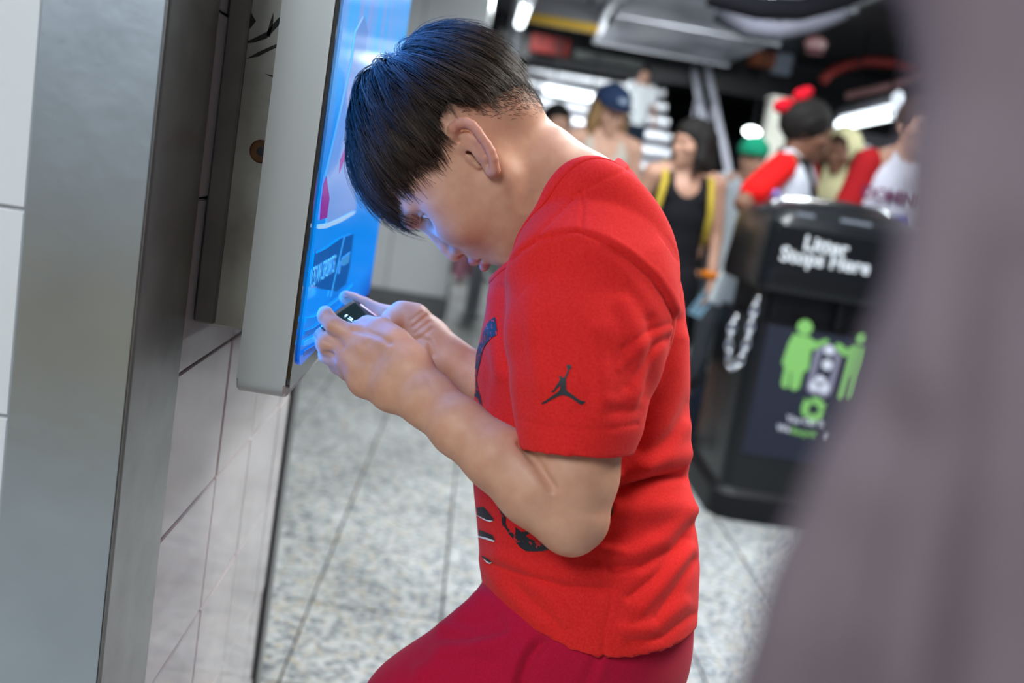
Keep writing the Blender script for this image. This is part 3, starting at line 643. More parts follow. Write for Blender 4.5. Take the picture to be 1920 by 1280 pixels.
for k in range(3):       # recycling mark: three bent arrows round a ring
    a0 = -100 + 120 * k; P = []
    for t in range(0, 86, 12): P.append((422 + 92 * math.cos(math.radians(a0 + t)), 830 + 92 * math.sin(math.radians(a0 + t))))
    P.append((422 + 110 * math.cos(math.radians(a0 + 88)), 830 + 110 * math.sin(math.radians(a0 + 88)))); P.append((422 + 66 * math.cos(math.radians(a0 + 116)), 830 + 66 * math.sin(math.radians(a0 + 116)))); P.append((422 + 26 * math.cos(math.radians(a0 + 88)), 830 + 26 * math.sin(math.radians(a0 + 88))))
    for t in range(84, -1, -12): P.append((422 + 42 * math.cos(math.radians(a0 + t)), 830 + 42 * math.sin(math.radians(a0 + t))))
    flat('recycling_arrow', P, gm)
btext('You Can It,', 1474, 789, 12, wm, py0 - .0015, bold=.0009); btext('We', 1456, 806, 12, wm, py0 - .0015, bold=.0009); btext('Recycle', 1482, 812, 12, gm, py0 - .0015, bold=.0009); btext('It', 1546, 823, 12, wm, py0 - .0015, bold=.0009)
# chain hanging on the side
CH = empty('chain', tuple(at(1400, 620, 3.9))); CH.name = 'chain'
link_m = mat('chain_steel', (.70, .72, .74), .25, 1.)
cpts = [(1421, 558), (1413, 585), (1407, 612), (1402, 637), (1394, 662), (1384, 684), (1372, 690), (1366, 672), (1367, 648), (1369, 628), (1374, 608), (1380, 592)]
CP = [at(u, v, 3.78) for u, v in cpts]; cs = [CP[0]]
acc = np.concatenate([[0], np.cumsum([np.linalg.norm(b - a) for a, b in zip(CP, CP[1:])])]); nL = int(acc[-1] / .033)
lm = MB(); R_, r2_ = .0165, .0050
for i in range(14):
    for k in range(7):
        a, b = 2 * math.pi * i / 14, 2 * math.pi * k / 7; lm.bm.verts.new(((R_ + r2_ * math.cos(b)) * math.cos(a) * 1.25, (R_ + r2_ * math.cos(b)) * math.sin(a) * .8, r2_ * math.sin(b)))
lm.bm.verts.ensure_lookup_table()
for i in range(14):
    for k in range(7): lm.bm.faces.new([lm.bm.verts[q] for q in (i * 7 + k, ((i + 1) % 14) * 7 + k, ((i + 1) % 14) * 7 + (k + 1) % 7, i * 7 + (k + 1) % 7)])
l0 = lm.build('link', link_m, None, True)
for i in range(nL):
    o = l0 if i == 0 else l0.copy()
    if i: COL.objects.link(o)
    s_ = acc[-1] * (i + .5) / nL; P = np.array([np.interp(s_, acc, [c[q] for c in CP]) for q in range(3)]); P2_ = np.array([np.interp(s_ + .01, acc, [c[q] for c in CP]) for q in range(3)]); P1_ = np.array([np.interp(s_ - .01, acc, [c[q] for c in CP]) for q in range(3)])
    t = unit(P2_ - P1_); u = unit(np.cross(t, [.2, 1, .1] if i % 2 else [1, .2, .1])); o.matrix_world = frame_matrix(P, t, u, np.cross(t, u)); mw = o.matrix_world.copy(); o.parent = CH; o.matrix_parent_inverse = Matrix.Translation(CH.location).inverted(); o.matrix_basis = mw
rel(CH, BIN)
# ================================================================== PEOPLE IN THE CONCOURSE
def skin_mat(name, c): return mat(name, c, .5, spec=.35, noise=(30, tuple(q * .9 for q in c), 3, .3, .7), sss=.1)
SK = {'light': skin_mat('skin_light', (.62, .36, .26)), 'tan': skin_mat('skin_tan', (.50, .275, .19)), 'brown': skin_mat('skin_brown', (.19, .085, .05)), 'deep': skin_mat('skin_deep', (.075, .036, .024))}
HM = {'dark': mat('hair_dark', (.010, .008, .007), .72, spec=.25), 'brown': mat('hair_brown', (.045, .022, .012), .7, spec=.25), 'blond': mat('hair_blond', (.27, .16, .07), .65, spec=.3)}
def cloth(name, c, r_=.85): return mat(name, c, r_, spec=.2, noise=(40, tuple(q * .88 for q in c), 3, .3, .7), bump=(160, .15, .002))
eye_d = mat('eye_dark', (.012, .008, .006), .15); lip_c = mat('eye_pale', (.7, .66, .62), .25)
def head_template():
    F = Field((-.10, -.13, -.15), (.10, .14, .15), .0058)
    F.ell((0, 0, .03), (.074, .096, .09)); F.etube([((0, .036, .02), (1, 0, 0), .066, (0, 1, 0), .062), ((0, .036, -.03), (1, 0, 0), .063, (0, 1, 0), .060), ((0, .042, -.07), (1, 0, 0), .052, (0, 1, 0), .053), ((0, .055, -.088), (1, 0, 0), .034, (0, 1, 0), .038)], .02, .012)
    for s in (-1, 1):
        F.ell((s * .031, .106, .0), (.017, .016, .011), None, .012, 'cut'); F.ell((s * .031, .082, .0), (.014, .014, .013), None, .004)
        F.cap((s * .012, .099, .018), (s * .042, .086, .018), .008, .007, .01); F.ell((s * .042, .066, -.03), (.022, .025, .022), None, .02)
        F.ell((s * .076, -.012, -.005), (.008, .020, .032), None, .006); F.ell((s * .081, -.006, -.003), (.005, .010, .017), None, .004, 'cut'); F.ell((s * .010, .104, -.044), (.008, .010, .008), None, .005)
    F.cap((0, .096, .008), (0, .116, -.040), .0075, .011, .008)
    F.chain([(-.024, .090, -.071), (0, .106, -.066), (.024, .090, -.071)], [.004, .0065, .004], .005); F.chain([(-.022, .089, -.077), (0, .104, -.082), (.022, .089, -.077)], [.004, .0068, .004], .005); F.chain([(-.025, .094, -.074), (0, .114, -.074), (.025, .094, -.074)], [.002, .0028, .002], .003, 'cut')
    F.ell((0, .080, -.108), (.020, .020, .016), None, .015); F.cap((0, -.012, -.05), (0, -.03, -.16), .055, .056, .02)
    V, Q = F.mesh(); return smooth(V, Q, 1), Q
def hand_template():
    """right hand, wrist at the origin, fingers down -z, palm towards -x, thumb to +y; relaxed curl"""
    F = Field((-.09, -.07, -.21), (.06, .09, .03), .0042)
    F.etube([((0, 0, .02), (0, 1, 0), .026, (1, 0, 0), .020), ((0, 0, -.03), (0, 1, 0), .036, (1, 0, 0), .017), ((-.004, 0, -.085), (0, 1, 0), .040, (1, 0, 0), .0145)], .01, .01)
    for y, l, r_ in ((.030, .070, .0092), (.010, .078, .0096), (-.011, .072, .0092), (-.031, .056, .0082)):
        F.chain([(-.004, y, -.082), (-.010, y * 1.08, -.090 - l * .45), (-.026, y * 1.06, -.090 - l * .78), (-.042, y * 1.02, -.086 - l * .98)], [r_ * 1.12, r_, r_ * .92, r_ * .80], .005)
    F.chain([(-.006, .022, -.030), (-.018, .048, -.062), (-.026, .056, -.092), (-.034, .056, -.112)], [.016, .013, .0110, .0088], .010)
    V, Q = F.mesh(); return smooth(V, Q, 1), Q
HT, HANDT = head_template(), hand_template()
def rotz(a): c, s = math.cos(a), math.sin(a); return np.array([[c, -s, 0], [s, c, 0], [0, 0, 1.]])
def rotx(a): c, s = math.cos(a), math.sin(a); return np.array([[1, 0, 0], [0, c, -s], [0, s, c]])
def align_hand(fw_, thumb):
    z_ = -unit(fw_); y_ = unit(np.asarray(thumb, float) - z_ * (np.asarray(thumb, float) @ z_)); return np.stack([np.cross(y_, z_), y_, z_], 1)
def fig(label, xy, rz, H, skin_, hair, top, bottom, arms=None, head=(0, 0), shoe=None, z0=0., step=.06, shape=1.0, only_body=False, group=None):
    """standing person; arms = {'l': (elbow, wrist), 'r': ...} in metres for a 1.7 m figure; top = (kind, material, sleeve material or None)"""
    k = H / 1.7; E_ = empty('person', (xy[0], xy[1], z0), rz); tag(E_, label, 'person', group)
    A = {'l': ((-.225, -.03, 1.12), (-.225, .06, .885)), 'r': ((.225, -.03, 1.12), (.225, .06, .885))}; A.update(arms or {})
    sh = {'l': np.array([-.168, 0, 1.395]), 'r': np.array([.168, 0, 1.395])}
    hip = {'l': np.array([-.088, 0, .90]), 'r': np.array([.088, 0, .90])}
    kn = {'l': np.array([-.095, .02 + step * .5, .49]), 'r': np.array([.095, .02 - step * .4, .49])}
    an = {'l': np.array([-.095, step, .085]), 'r': np.array([.095, -step, .085])}
    parts = []
    def put(name, V, Q, m, lab=None):
        o = link(name, mesh(name, V * k, Q), m, E_, True)
        if lab: o['label'] = lab
        return o
    X, Yv, Zv = (1, 0, 0), (0, 1, 0), (0, 0, 1)
    h = .011
    lo, hi = np.array([-.55, -.5, -.02]), np.array([.55, .6, 1.56])
    el = [np.asarray(A[s][q]) for s in 'lr' for q in (0, 1)]; mn = np.min(el, 0) - .06; mx = np.max(el, 0) + .06
    lo = np.maximum(lo, np.minimum(mn, [-.26, -.2, -.02])); hi = np.minimum(hi, np.maximum(mx, [.26, .28, 1.56]))
    F = Field(lo, hi, h)
    tors = [((0, -.01, 1.42), .105, .065), ((0, -.005, 1.33), .150, .092), ((0, 0, 1.20), .145 * shape, .100), ((0, .005, 1.06), .128 * shape, .088), ((0, 0, .94), .150 * shape, .100), ((0, -.005, .86), .150 * shape, .100)]
    F.etube([(c, X, a, Yv, b) for c, a, b in tors], .02, .02)
    F.cap((0, -.015, 1.40), (0, .0, 1.53), .060, .054, .03)
    for s in 'lr':
        F.cap(sh[s], sh[s] * [.35, 1, 1] + [0, 0, .04], .052, .05, .03)
        F.chain([sh[s], A[s][0], A[s][1]], [.052, .038, .027], .02)
        F.chain([hip[s], kn[s], (kn[s] * .6 + an[s] * .4) - [0, .012, 0], an[s]], [.088, .056, .054, .037], .02)
        F.chain([an[s], an[s] + [0, -.03, -.045], an[s] + [0, .13, -.055]], [.036, .034, .026], .02)
    V, Q = F.mesh(); VB, QB = [smooth(V, Q, 2)], [Q]; n = len(V)
    Rh = rotz(head[0]) @ rotx(head[1]); hc = np.array([0, .025, 1.575]); hv = HT[0] @ Rh.T + hc; VB.append(hv); QB.append(HT[1] + n); n += len(hv)
    for s in 'lr':
        f_ = unit(np.asarray(A[s][1]) - np.asarray(A[s][0])); hnd = HANDT[0] * ([1, 1, 1] if s == 'r' else [-1, 1, 1]); M_ = align_hand(f_, (0, 1, .25))
        hv2 = hnd @ M_.T + np.asarray(A[s][1]); VB.append(hv2); QB.append((HANDT[1] if s == 'r' else HANDT[1][:, ::-1]) + n); n += len(hv2)
    put('body', np.concatenate(VB), np.concatenate(QB), skin_)
    for s in (-1, 1):
        c = Rh @ np.array([s * .031, .0925, .0]) + hc; o = MB().ball(tuple(c * k), .0052 * k, 10, 8).build('eye', eye_d, E_, True)
    # clothes
    if top:
        kind, m, sm = top[:3]; grow = .014 if kind != 'tank' else .008; F = Field((-.40, -.25, .55), (.40, .30, 1.52), h)
        zl = {'tank': .88, 'tee': .84, 'jersey': .76, 'long': .84, 'cape': .55}[kind]
        F.etube([(c, X, a + grow, Yv, b + grow + .004) for c, a, b in tors] + [((0, 0, zl), X, (.160 + grow) * shape, Yv, .112 + grow)], .02, .02)
        if kind != 'tank':
            F.cap((-.10, -.01, 1.425), (.10, -.01, 1.425), .045, .045, .03)
            if sm is None:
                for s in 'lr':
                    e_ = np.asarray(A[s][0]); F.chain([sh[s], sh[s] + (e_ - sh[s]) * .62], [.066, .062], .02)
                    if kind == 'long': F.chain([sh[s], e_, np.asarray(A[s][1])], [.066, .055, .044], .02)
        else:
            for s in (-1, 1): F.cap((s * .085, .02, 1.44), (s * .09, .07, 1.30), .022, .03, .02); F.cap((s * .085, .0, 1.44), (s * .09, -.07, 1.30), .022, .03, .02)
        F.cap((0, .015, 1.46), (0, .0, 1.60), .068, .072, .01, 'cut')
        if kind == 'tank': F.ell((0, .12, 1.42), (.085, .10, .12), None, .02, 'cut')
        V, Q = F.mesh(); V = smooth(V, Q, 2); N = vnormals(V, Q); V = V + N * (.004 * vnoise(V, 22, len(label)))[:, None]
        V[:, 2] = np.maximum(V[:, 2], zl - .02); put({'tank': 'tank_top', 'jersey': 'jersey', 'tee': 't_shirt', 'long': 'shirt', 'cape': 'cape'}[kind], V, Q, m)
        if sm is not None and kind != 'tank':
            for s in 'lr':
                e_ = np.asarray(A[s][0]); a0 = sh[s]; a1 = sh[s] + (e_ - sh[s]) * .72; F = Field(np.minimum(a0, a1) - .11, np.maximum(a0, a1) + .11, .008)
                F.chain([a0, a1], [.066, .066], .02); V, Q = F.mesh(); put('sleeve', smooth(V, Q, 2), Q, sm)
    if bottom:
        kind, m = bottom; F = Field((-.36, -.34, .02), (.36, .38, 1.0), .012)
        if kind in ('trousers', 'shorts'):
            F.etube([((0, 0, .97), X, .148 * shape, Yv, .102), ((0, 0, .86), X, .166 * shape, Yv, .118)], .02, .02)
            for s in 'lr':
                if kind == 'trousers': F.chain([hip[s], kn[s], an[s] + [0, 0, .0]], [.100, .078, .062], .02)
                else: F.chain([hip[s], kn[s] * [1, 1, 1] + [0, 0, .06]], [.104, .092], .02)
        else:
            zz = {'skirt': .50, 'dress': .47}[kind]; F.etube([((0, 0, .99), X, .150 * shape, Yv, .105), ((0, 0, .86), X, .178 * shape, Yv, .135), ((0, .01, zz + .12), X, .20, Yv, .16)], .02, .02)
        V, Q = F.mesh(); V = smooth(V, Q, 2); N = vnormals(V, Q); V = V + N * (.005 * vnoise(V, 18, 3 + len(label)))[:, None]; put({'trousers': 'trousers', 'shorts': 'shorts', 'skirt': 'skirt', 'dress': 'skirt'}[kind], V, Q, m)
    sm_ = shoe or shoe_dark
    for s in 'lr':
        a = an[s]; F = Field(a + [-.07, -.11, -.10], a + [.07, .22, .05], .008); F.chain([a + [0, -.02, -.02], a + [0, .04, -.035], a + [0, .14, -.048]], [.047, .044, .034], .02); V, Q = F.mesh(); V = smooth(V, Q, 1); V[:, 2] = np.maximum(V[:, 2], .004); put('shoe', V, Q, sm_)
    if hair:
        style, m = hair; F = Field((-.17, -.20, -.42), (.17, .17, .19), .0075)
        F.ell((0, -.006, .040), (.088, .108, .098)); F.ell((0, .085, -.035), (.075, .060, .075), None, .012, 'cut')
        if style == 'short': F.ell((0, .02, -.13), (.12, .14, .11), None, .015, 'cut')
        else:
            F.chain([(0, -.06, .02), (0, -.075, -.10), (0, -.085, -.22 if style == 'long' else -.14)], [.085, .080, .055], .03)
            for s in (-1, 1): F.chain([(s * .068, .0, .03), (s * .085, .015, -.08), (s * .085, .03, -.22 if style == 'long' else -.13)], [.034, .036, .020], .02)
            F.ell((0, .10, -.05), (.062, .075, .085), None, .012, 'cut'); F.cap((0, .0, -.11), (0, .05, -.30), .05, .06, .02, 'cut')
        V, Q = F.mesh(); V = smooth(V, Q, 1); N = vnormals(V, Q); V = V + N * (.005 * vnoise(V * [1, 1, .25], 90, 8))[:, None]; put('hair', V @ Rh.T + hc, Q, m)
    E_['_k'] = k
    del E_['_k']
    def local(P): return (rotz(-rz) @ (np.asarray(P) - [xy[0], xy[1], z0]))
    return E_, k, Rh, hc
shoe_dark = cloth('shoe_dark', (.025, .025, .03), .6); shoe_white = cloth('shoe_white', (.75, .76, .76), .6)
def attach(o, E_, M_=None): o.parent = E_; return o
def capmesh(E_, k, Rh, hc, m, brim=True, back=False, sc=1.0, name='cap'):
    F = Field((-.14, -.16, .0), (.14, .25, .2), .006); F.ell((0, -.004, .048), (.096 * sc, .116 * sc, .094 * sc)); F.cap((-.2, 0, -.03), (.2, 0, -.03), .075, .075, .004, 'cut'); F.ell((0, 0, -.05), (.2, .2, .095), None, .004, 'cut')
    V, Q = F.mesh(); s = -1 if back else 1; V = smooth(V, Q, 1) * [1, s, 1]; Q = Q if not back else Q[:, ::-1]
    o = link(name, mesh(name, (V @ Rh.T + hc) * k, Q), m, E_, True)
    if brim:
        P = [(.085 * math.cos(a), .085 + .085 * math.sin(a)) for a in np.linspace(0, math.pi, 13)]; b = MB(); V1 = []
        for zt in (.044, .052): V1.append([b.bm.verts.new(Vector(((Rh @ np.array([x, s * y, zt - .25 * abs(x) ** 1.6])) + hc) * k)) for x, y in P])
        n_ = len(P); b.bm.faces.new(V1[0]); b.bm.faces.new(V1[1][::-1])
        for i in range(n_): b.bm.faces.new((V1[0][i], V1[0][(i + 1) % n_], V1[1][(i + 1) % n_], V1[1][i]))
        b.build('brim', m, o)
    return o
def spot(u, v, d):
    p = at(u, v, d); return p
def rz_to(dx, dy): return math.atan2(-dx, dy)           # turn so that local +y points along (dx, dy)

# 1 woman in the black tank top, in front of the crowd
p = spot(1288, 268, 4.7); H1 = 1.7 * (p[2] / 1.575)
E1, k1, R1, h1 = fig('woman in a black tank top with yellow backpack straps and orange wristband', (p[0] + .03, p[1] + .03), rz_to(.05, -1), H1, SK['tan'], ('mid', HM['dark']), ('tank', cloth('black_cotton', (.008, .008, .011)), None), ('dress', cloth('black_skirt', (.009, .009, .013))), arms={'l': ((-.225, -.01, 1.13), (-.215, .09, .92)), 'r': ((.25, -.05, 1.14), (.20, .08, .93))}, head=(-1.05, -.05))
ym = cloth('yellow_webbing', (.55, .40, .05), .7)
for s in (-1, 1):
    o = MB().tube([tuple(np.array(q) * k1) for q in ((s * .125, -.13, 1.20), (s * .12, -.095, 1.36), (s * .118, -.01, 1.455), (s * .122, .085, 1.38), (s * .14, .105, 1.24), (s * .155, .04, 1.10), (s * .15, -.09, 1.06))], .019 * k1, 8).build('strap', ym, E1, True)
BP = MB().box(np.array([-.15, -.29, 1.0]) * k1, np.array([.15, -.125, 1.42]) * k1, .05 * k1, 3).build('backpack', ym, E1, True)
o = MB(); wr = np.array([-.215, .09, .92]) * k1
for i in range(9):
    pass
o.tube([tuple(wr + np.array([.040 * math.cos(t), .042 * math.sin(t), .012])) for t in np.linspace(0, 6.283, 14, endpoint=False)], .019, 8, closed=True); o.build('wristband', cloth('orange_scrunchie', (.62, .17, .01)), E1, True)
W_ = np.array([-.215, .09, .92]); f_ = unit(W_ - np.array([-.225, -.01, 1.13])); hp_ = (W_ + f_ * .115 + np.array([.020, .01, .0])) * k1
wp = rotz(E1.rotation_euler[2]) @ hp_ + np.array(E1.location)
PH2 = empty('phone', tuple(wp)); tag(PH2, 'pale blue phone in the hand with the orange wristband', 'phone')
t_ = unit([-.45, -.25, -.8]); n_ = unit(np.cross(t_, [.7, -.2, .5])); s_ = np.cross(n_, t_); wp = wp + t_ * .03
b = MB().box(np.array([-.075, -.036, -.004]), np.array([.075, .036, .004]), .003); b.bm.transform(frame_matrix(wp, t_, s_, n_)); rel(b.build('casing', mat('pale_blue_case', (.33, .56, .70), .3), None, True, .6), PH2)
b = MB().box(np.array([-.070, -.032, .0038]), np.array([.070, .032, .0052])); b.bm.transform(frame_matrix(wp, t_, s_, n_)); rel(b.build('display', mat('phone_glass', (.12, .2, .26), .08)), PH2)

# 2 woman with the navy cap
p = spot(1150, 208, 5.5); E2, k2, R2, h2 = fig('long-haired blonde woman in a navy cap and cream top', (p[0] - .02, p[1] + .03), rz_to(.1, -1), 1.7 * p[2] / 1.575, SK['light'], ('long', HM['blond']), ('tank', cloth('cream_top', (.56, .50, .43)), None), ('trousers', cloth('blue_denim', (.035, .06, .11))), head=(.25, -.30))
capmesh(E2, k2, R2, h2, cloth('navy_cap', (.018, .035, .085)), sc=1.05)
o = MB().prism([(.034 * math.cos(t), .016 * math.sin(t)) for t in np.linspace(0, 6.283, 20, endpoint=False)], (0, 0, 0), (1, 0, 0), (0, 1, 0), (0, 0, 1), .003).build('cap_emblem', cloth('cap_thread', (.24, .30, .40))); fw_ = R2 @ np.array([0, .108, .085]); o.matrix_local = frame_matrix((fw_ + h2) * k2 + (R2 @ np.array([0, .006, 0])) , R2 @ np.array([-1., 0, 0]), R2 @ np.array([0, -.45, 1.]), R2 @ np.array([0, 1., .45])); o.parent = E2
# 3 man in white on the stairs
p = spot(1205, 142, 8.9); i_ = math.floor((p[1] - 6.9) / .29); zst = .165 * (i_ + 1)
E3, k3, R3, h3 = fig('man in a bright white t-shirt coming down the stairs', (p[0], 6.9 + .29 * i_ + .15), rz_to(.15, -1), (p[2] - zst) * 1.7 / 1.575, SK['tan'], ('short', HM['dark']), ('tee', cloth('white_cotton', (.86, .90, .92)), None), ('trousers', cloth('dark_navy_jeans', (.015, .025, .045))), z0=zst, step=.02, arms={'l': ((-.25, -.02, 1.12), (-.27, .08, .90))})
# 4 man with the red cap
p = spot(1512, 248, 4.75); dirx = rz_to(.93, .30)
red = cloth('red_sleeve', (.72, .006, .006)); jer = cloth('white_jersey', (.72, .74, .82))
E4, k4, R4, h4 = fig('dark-haired person with a red bow, white jersey, red sleeves and black sling strap', (p[0] - .02, p[1]), rz_to(.55, -.83) + .35, 1.7 * p[2] / 1.575, SK['brown'], None, ('jersey', jer, red), ('trousers', cloth('dark_trousers', (.02, .02, .028))), arms={'r': ((.40, -.06, 1.20), (.33, .10, 1.02)), 'l': ((-.24, .0, 1.12), (-.20, .12, .93))}, head=(.35, -.12), shape=1.12)
rc = cloth('red_ribbon', (.62, .006, .02)); BW = MB()
F = Field((-.12, -.26, .0), (.12, .10, .30), .006)
F.chain([(.02, -.095, .085), (.03, -.130, .085), (.035, -.160, .075)], [.018, .036, .030], .01); F.chain([(.02, -.090, .105), (.03, -.080, .145), (.035, -.060, .170)], [.018, .036, .028], .01)
F.ell((.022, -.098, .098), (.026, .026, .026), None, .006)
V, Q = F.mesh(); link('hair_bow', mesh('hair_bow', (smooth(V, Q, 1) @ R4.T + h4) * k4, Q), rc, E4, True)
F = Field((-.17, -.19, -.12), (.17, .17, .2), .0075); F.ell((0, -.022, .045), (.105, .125, .112)); F.ell((0, .10, -.04), (.075, .066, .085), None, .012, 'cut'); F.ell((0, .03, -.14), (.14, .15, .10), None, .02, 'cut')
V, Q = F.mesh(); V = smooth(V, Q, 1); V = V + vnormals(V, Q) * (.006 * vnoise(V, 110, 2))[:, None]; link('hair', mesh('hair', (V @ R4.T + h4) * k4, Q), HM['dark'], E4, True)
o = MB().tube([tuple(np.array(q) * k4) for q in ((.10, -.06, 1.47), (.075, .075, 1.43), (.0, .125, 1.28), (-.09, .135, 1.12), (-.16, .10, .98))], .017, 8).build('sling_strap', cloth('black_webbing', (.008, .008, .011)), E4, True)
for zz, w_ in ((1.22, .07), (1.14, .09)): MB().box(np.array([-.02, .128, zz - .012]) * k4, np.array([w_, .136, zz + .012]) * k4, .003).build('chest_mark', cloth('violet_print', (.30, .20, .50)), E4)
MB().box(np.array([.232, -.05, 1.245]) * k4, np.array([.300, .045, 1.285]) * k4, .01).build('sleeve_stripe', cloth('violet_stripe', (.30, .24, .62)), E4, True)
# 5 green cap, farther back
p = spot(1412, 298, 6.2); E5, k5, R5, h5 = fig('short person in a bright green cap behind the handrail', (p[0], p[1]), rz_to(-.4, -.9), 1.7 * p[2] / 1.575, SK['tan'], ('short', HM['dark']), ('tee', cloth('pale_tee', (.62, .68, .74)), None), ('trousers', cloth('grey_trousers', (.10, .11, .13))), head=(.0, -.15))
capmesh(E5, k5, R5, h5, cloth('green_cap', (.006, .22, .12)), sc=1.05)
# 6 pale yellow headscarf
p = spot(1582, 286, 5.7); yl = cloth('pale_yellow_cloth', (.66, .62, .36)); E6, k6, R6, h6 = fig('woman wrapped in a pale yellow headscarf and tunic', (p[0], p[1]), rz_to(-.75, -.6), 1.7 * p[2] / 1.575, SK['brown'], ('long', HM['brown']), ('long', yl, None), ('dress', yl), head=(.2, -.1))
F = Field((-.20, -.20, -.45), (.20, .20, .2), .009); F.ell((0, -.015, .035), (.102, .118, .112)); F.chain([(0, -.05, -.02), (0, -.06, -.14), (0, -.05, -.30)], [.10, .12, .16], .04); F.ell((0, .11, -.01), (.066, .09, .10), None, .015, 'cut'); F.cap((0, .09, -.05), (0, .16, -.25), .05, .06, .02, 'cut')
V, Q = F.mesh(); link('headscarf', mesh('headscarf', (smooth(V, Q, 2) @ R6.T + h6) * k6, Q), yl, E6, True)
# 7 dark figure with a white cap
p = spot(1616, 312, 6.7); E7, k7, R7, h7 = fig('dark-skinned teenager in a white cap between the tunic and the jersey', (p[0], p[1]), rz_to(-.9, -.4), 1.7 * p[2] / 1.575, SK['deep'], ('short', HM['dark']), ('tee', cloth('black_tee', (.012, .012, .016)), None), ('trousers', cloth('charcoal_trousers', (.02, .02, .024))), arms={'r': ((.22, .08, 1.12), (.16, .30, 1.22))})
capmesh(E7, k7, R7, h7, cloth('white_cap', (.70, .74, .78)))
# 8 jersey with lettering
p = spot(1716, 238, 4.75); E8, k8, R8, h8 = fig('tall person in a white jersey with red sleeves and maroon chest lettering', (p[0] + .02, p[1] + .03), rz_to(-.12, -1), 1.7 * p[2] / 1.575, SK['tan'], ('short', HM['brown']), ('jersey', cloth('pale_jersey', (.66, .66, .74)), cloth('deep_red_sleeve', (.50, .015, .02))), ('trousers', cloth('navy_trousers', (.02, .025, .05))), shape=1.08, head=(.3, 0))
maro = cloth('maroon_print', (.14, .03, .09)); 
def chest(o, P, tilt=.10): o.matrix_local = frame_matrix(np.array(P) * k8, (-1, 0, 0), (0, -tilt, 1), (0, 1, tilt)); o.parent = E8
chest(link('jersey_lettering', font_mesh('DOMINICANA', .082, .003, .003, 'CENTER', .95), maro), (-.03, .128, 1.235)); 
bl, og = cloth('blue_print', (.06, .08, .40)), cloth('orange_print', (.65, .13, .05))
for nm, m_, pts in (('chest_stripe', og, [(.16, 1.20), (.12, 1.17), (.05, 1.05), (.02, 1.06), (.09, 1.18)]), ('chest_stripe', bl, [(.17, 1.17), (.15, 1.15), (.11, 1.05), (.09, 1.06)]), ('chest_emblem', bl, [(.05, 1.18), (-.02, 1.19), (-.04, 1.14), (.03, 1.13)]), ('chest_emblem', og, [(.02, 1.12), (-.05, 1.10), (-.03, 1.05), (.04, 1.08)])):
    o = MB().prism([(q[0] * k8, q[1] * k8) for q in pts], (0, .132 * k8, 0), (1, 0, 0), (0, 0, 1), (0, 1, 0), .004).build(nm, m_, E8)
# 9, 10 far walkers beyond the pier
p = spot(872, 532, 10.0); fx = onY(868, 530, 10.1)
E9 = fig('far person in pink trousers and white sneakers beyond the pier', (fx[0], 10.15), rz_to(-1, -.3), 1.66, SK['light'], ('long', HM['brown']), ('tee', cloth('sky_blue_tee', (.30, .55, .68)), None), ('trousers', cloth('pink_trousers', (.52, .22, .30))), shoe=shoe_white, step=.10)[0]
fx = onY(925, 520, 10.6); fig('far person in pale green trousers next to the pink trousers', (fx[0], 10.7), rz_to(-.6, -1), 1.74, SK['tan'], ('short', HM['dark']), ('tee', cloth('rose_tee', (.45, .16, .20)), None), ('trousers', cloth('sage_trousers', (.38, .45, .40))), shoe=shoe_white, step=.05)
# 11 dark-haired head just past the boy's neck
p = spot(1040, 232, 6.2); fig('dark-haired woman in grey half hidden by the boy', (p[0], p[1]), rz_to(.3, -1), 1.7 * p[2] / 1.575, SK['light'], ('mid', HM['dark']), ('tee', cloth('grey_tee', (.30, .31, .32)), None), ('trousers', cloth('black_trousers', (.015, .015, .018))))

# 12 passer-by brushing past the lens in a loose mauve-grey garment
mauve = mat('mauve_grey_linen', (.19, .148, .165), .9, spec=.15, noise=(9, (.15, .115, .13), 3, .3, .7), bump=(400, .2, .001))
E12, k12, R12, h12 = fig('passer-by in a loose mauve-grey cape brushing past very close by', (.42, .12), rz_to(-.05, 1), 1.74, SK['tan'], ('short', HM['dark']), ('long', mauve, None), ('trousers', cloth('slate_trousers', (.05, .05, .06))), arms={'l': ((-.20, .06, 1.12), (-.16, .20, .93)), 'r': ((.24, -.03, 1.12), (.23, .06, .88))})
st = [(2200, -700, .27, .075), (2125, -150, .215, .055), (2165, 200, .20, .045), (2190, 400, .195, .042), (2170, 620, .19, .044), (2110, 820, .19, .048), (2060, 1020, .19, .051), (2010, 1250, .19, .055), (1960, 1500, .195, .060), (1900, 1900, .21, .066)]
S_ = [at(u, v, d) for u, v, d, r_ in st]; lo = np.min(S_, 0) - .12; hi = np.max(S_, 0) + .12
F = Field(lo, hi, .005); F.etube([(P, VR, q[3], VF, q[3] * .62) for P, q in zip(S_, st)], .01, .012)
V, Q = F.mesh(); V = smooth(V, Q, 3); N = vnormals(V, Q); P2 = pix(V)[:, :2]
dd = np.zeros(len(V))
for poly, a_, w_ in (([(1700, 820), (1620, 1000), (1570, 1150), (1540, 1400)], -.010, 70), ([(1600, 900), (1500, 1100), (1440, 1300)], .006, 60), ([(1790, 300), (1770, 700), (1700, 1000), (1680, 1300)], .007, 80), ([(1900, 500), (1870, 900), (1850, 1300)], -.007, 70)): dd += a_ * np.exp(-(seglen(P2, poly) / w_) ** 2)
V = V + N * dd[:, None]
rel(link('cape', mesh('cape', V, Q), mauve, None, True), E12)

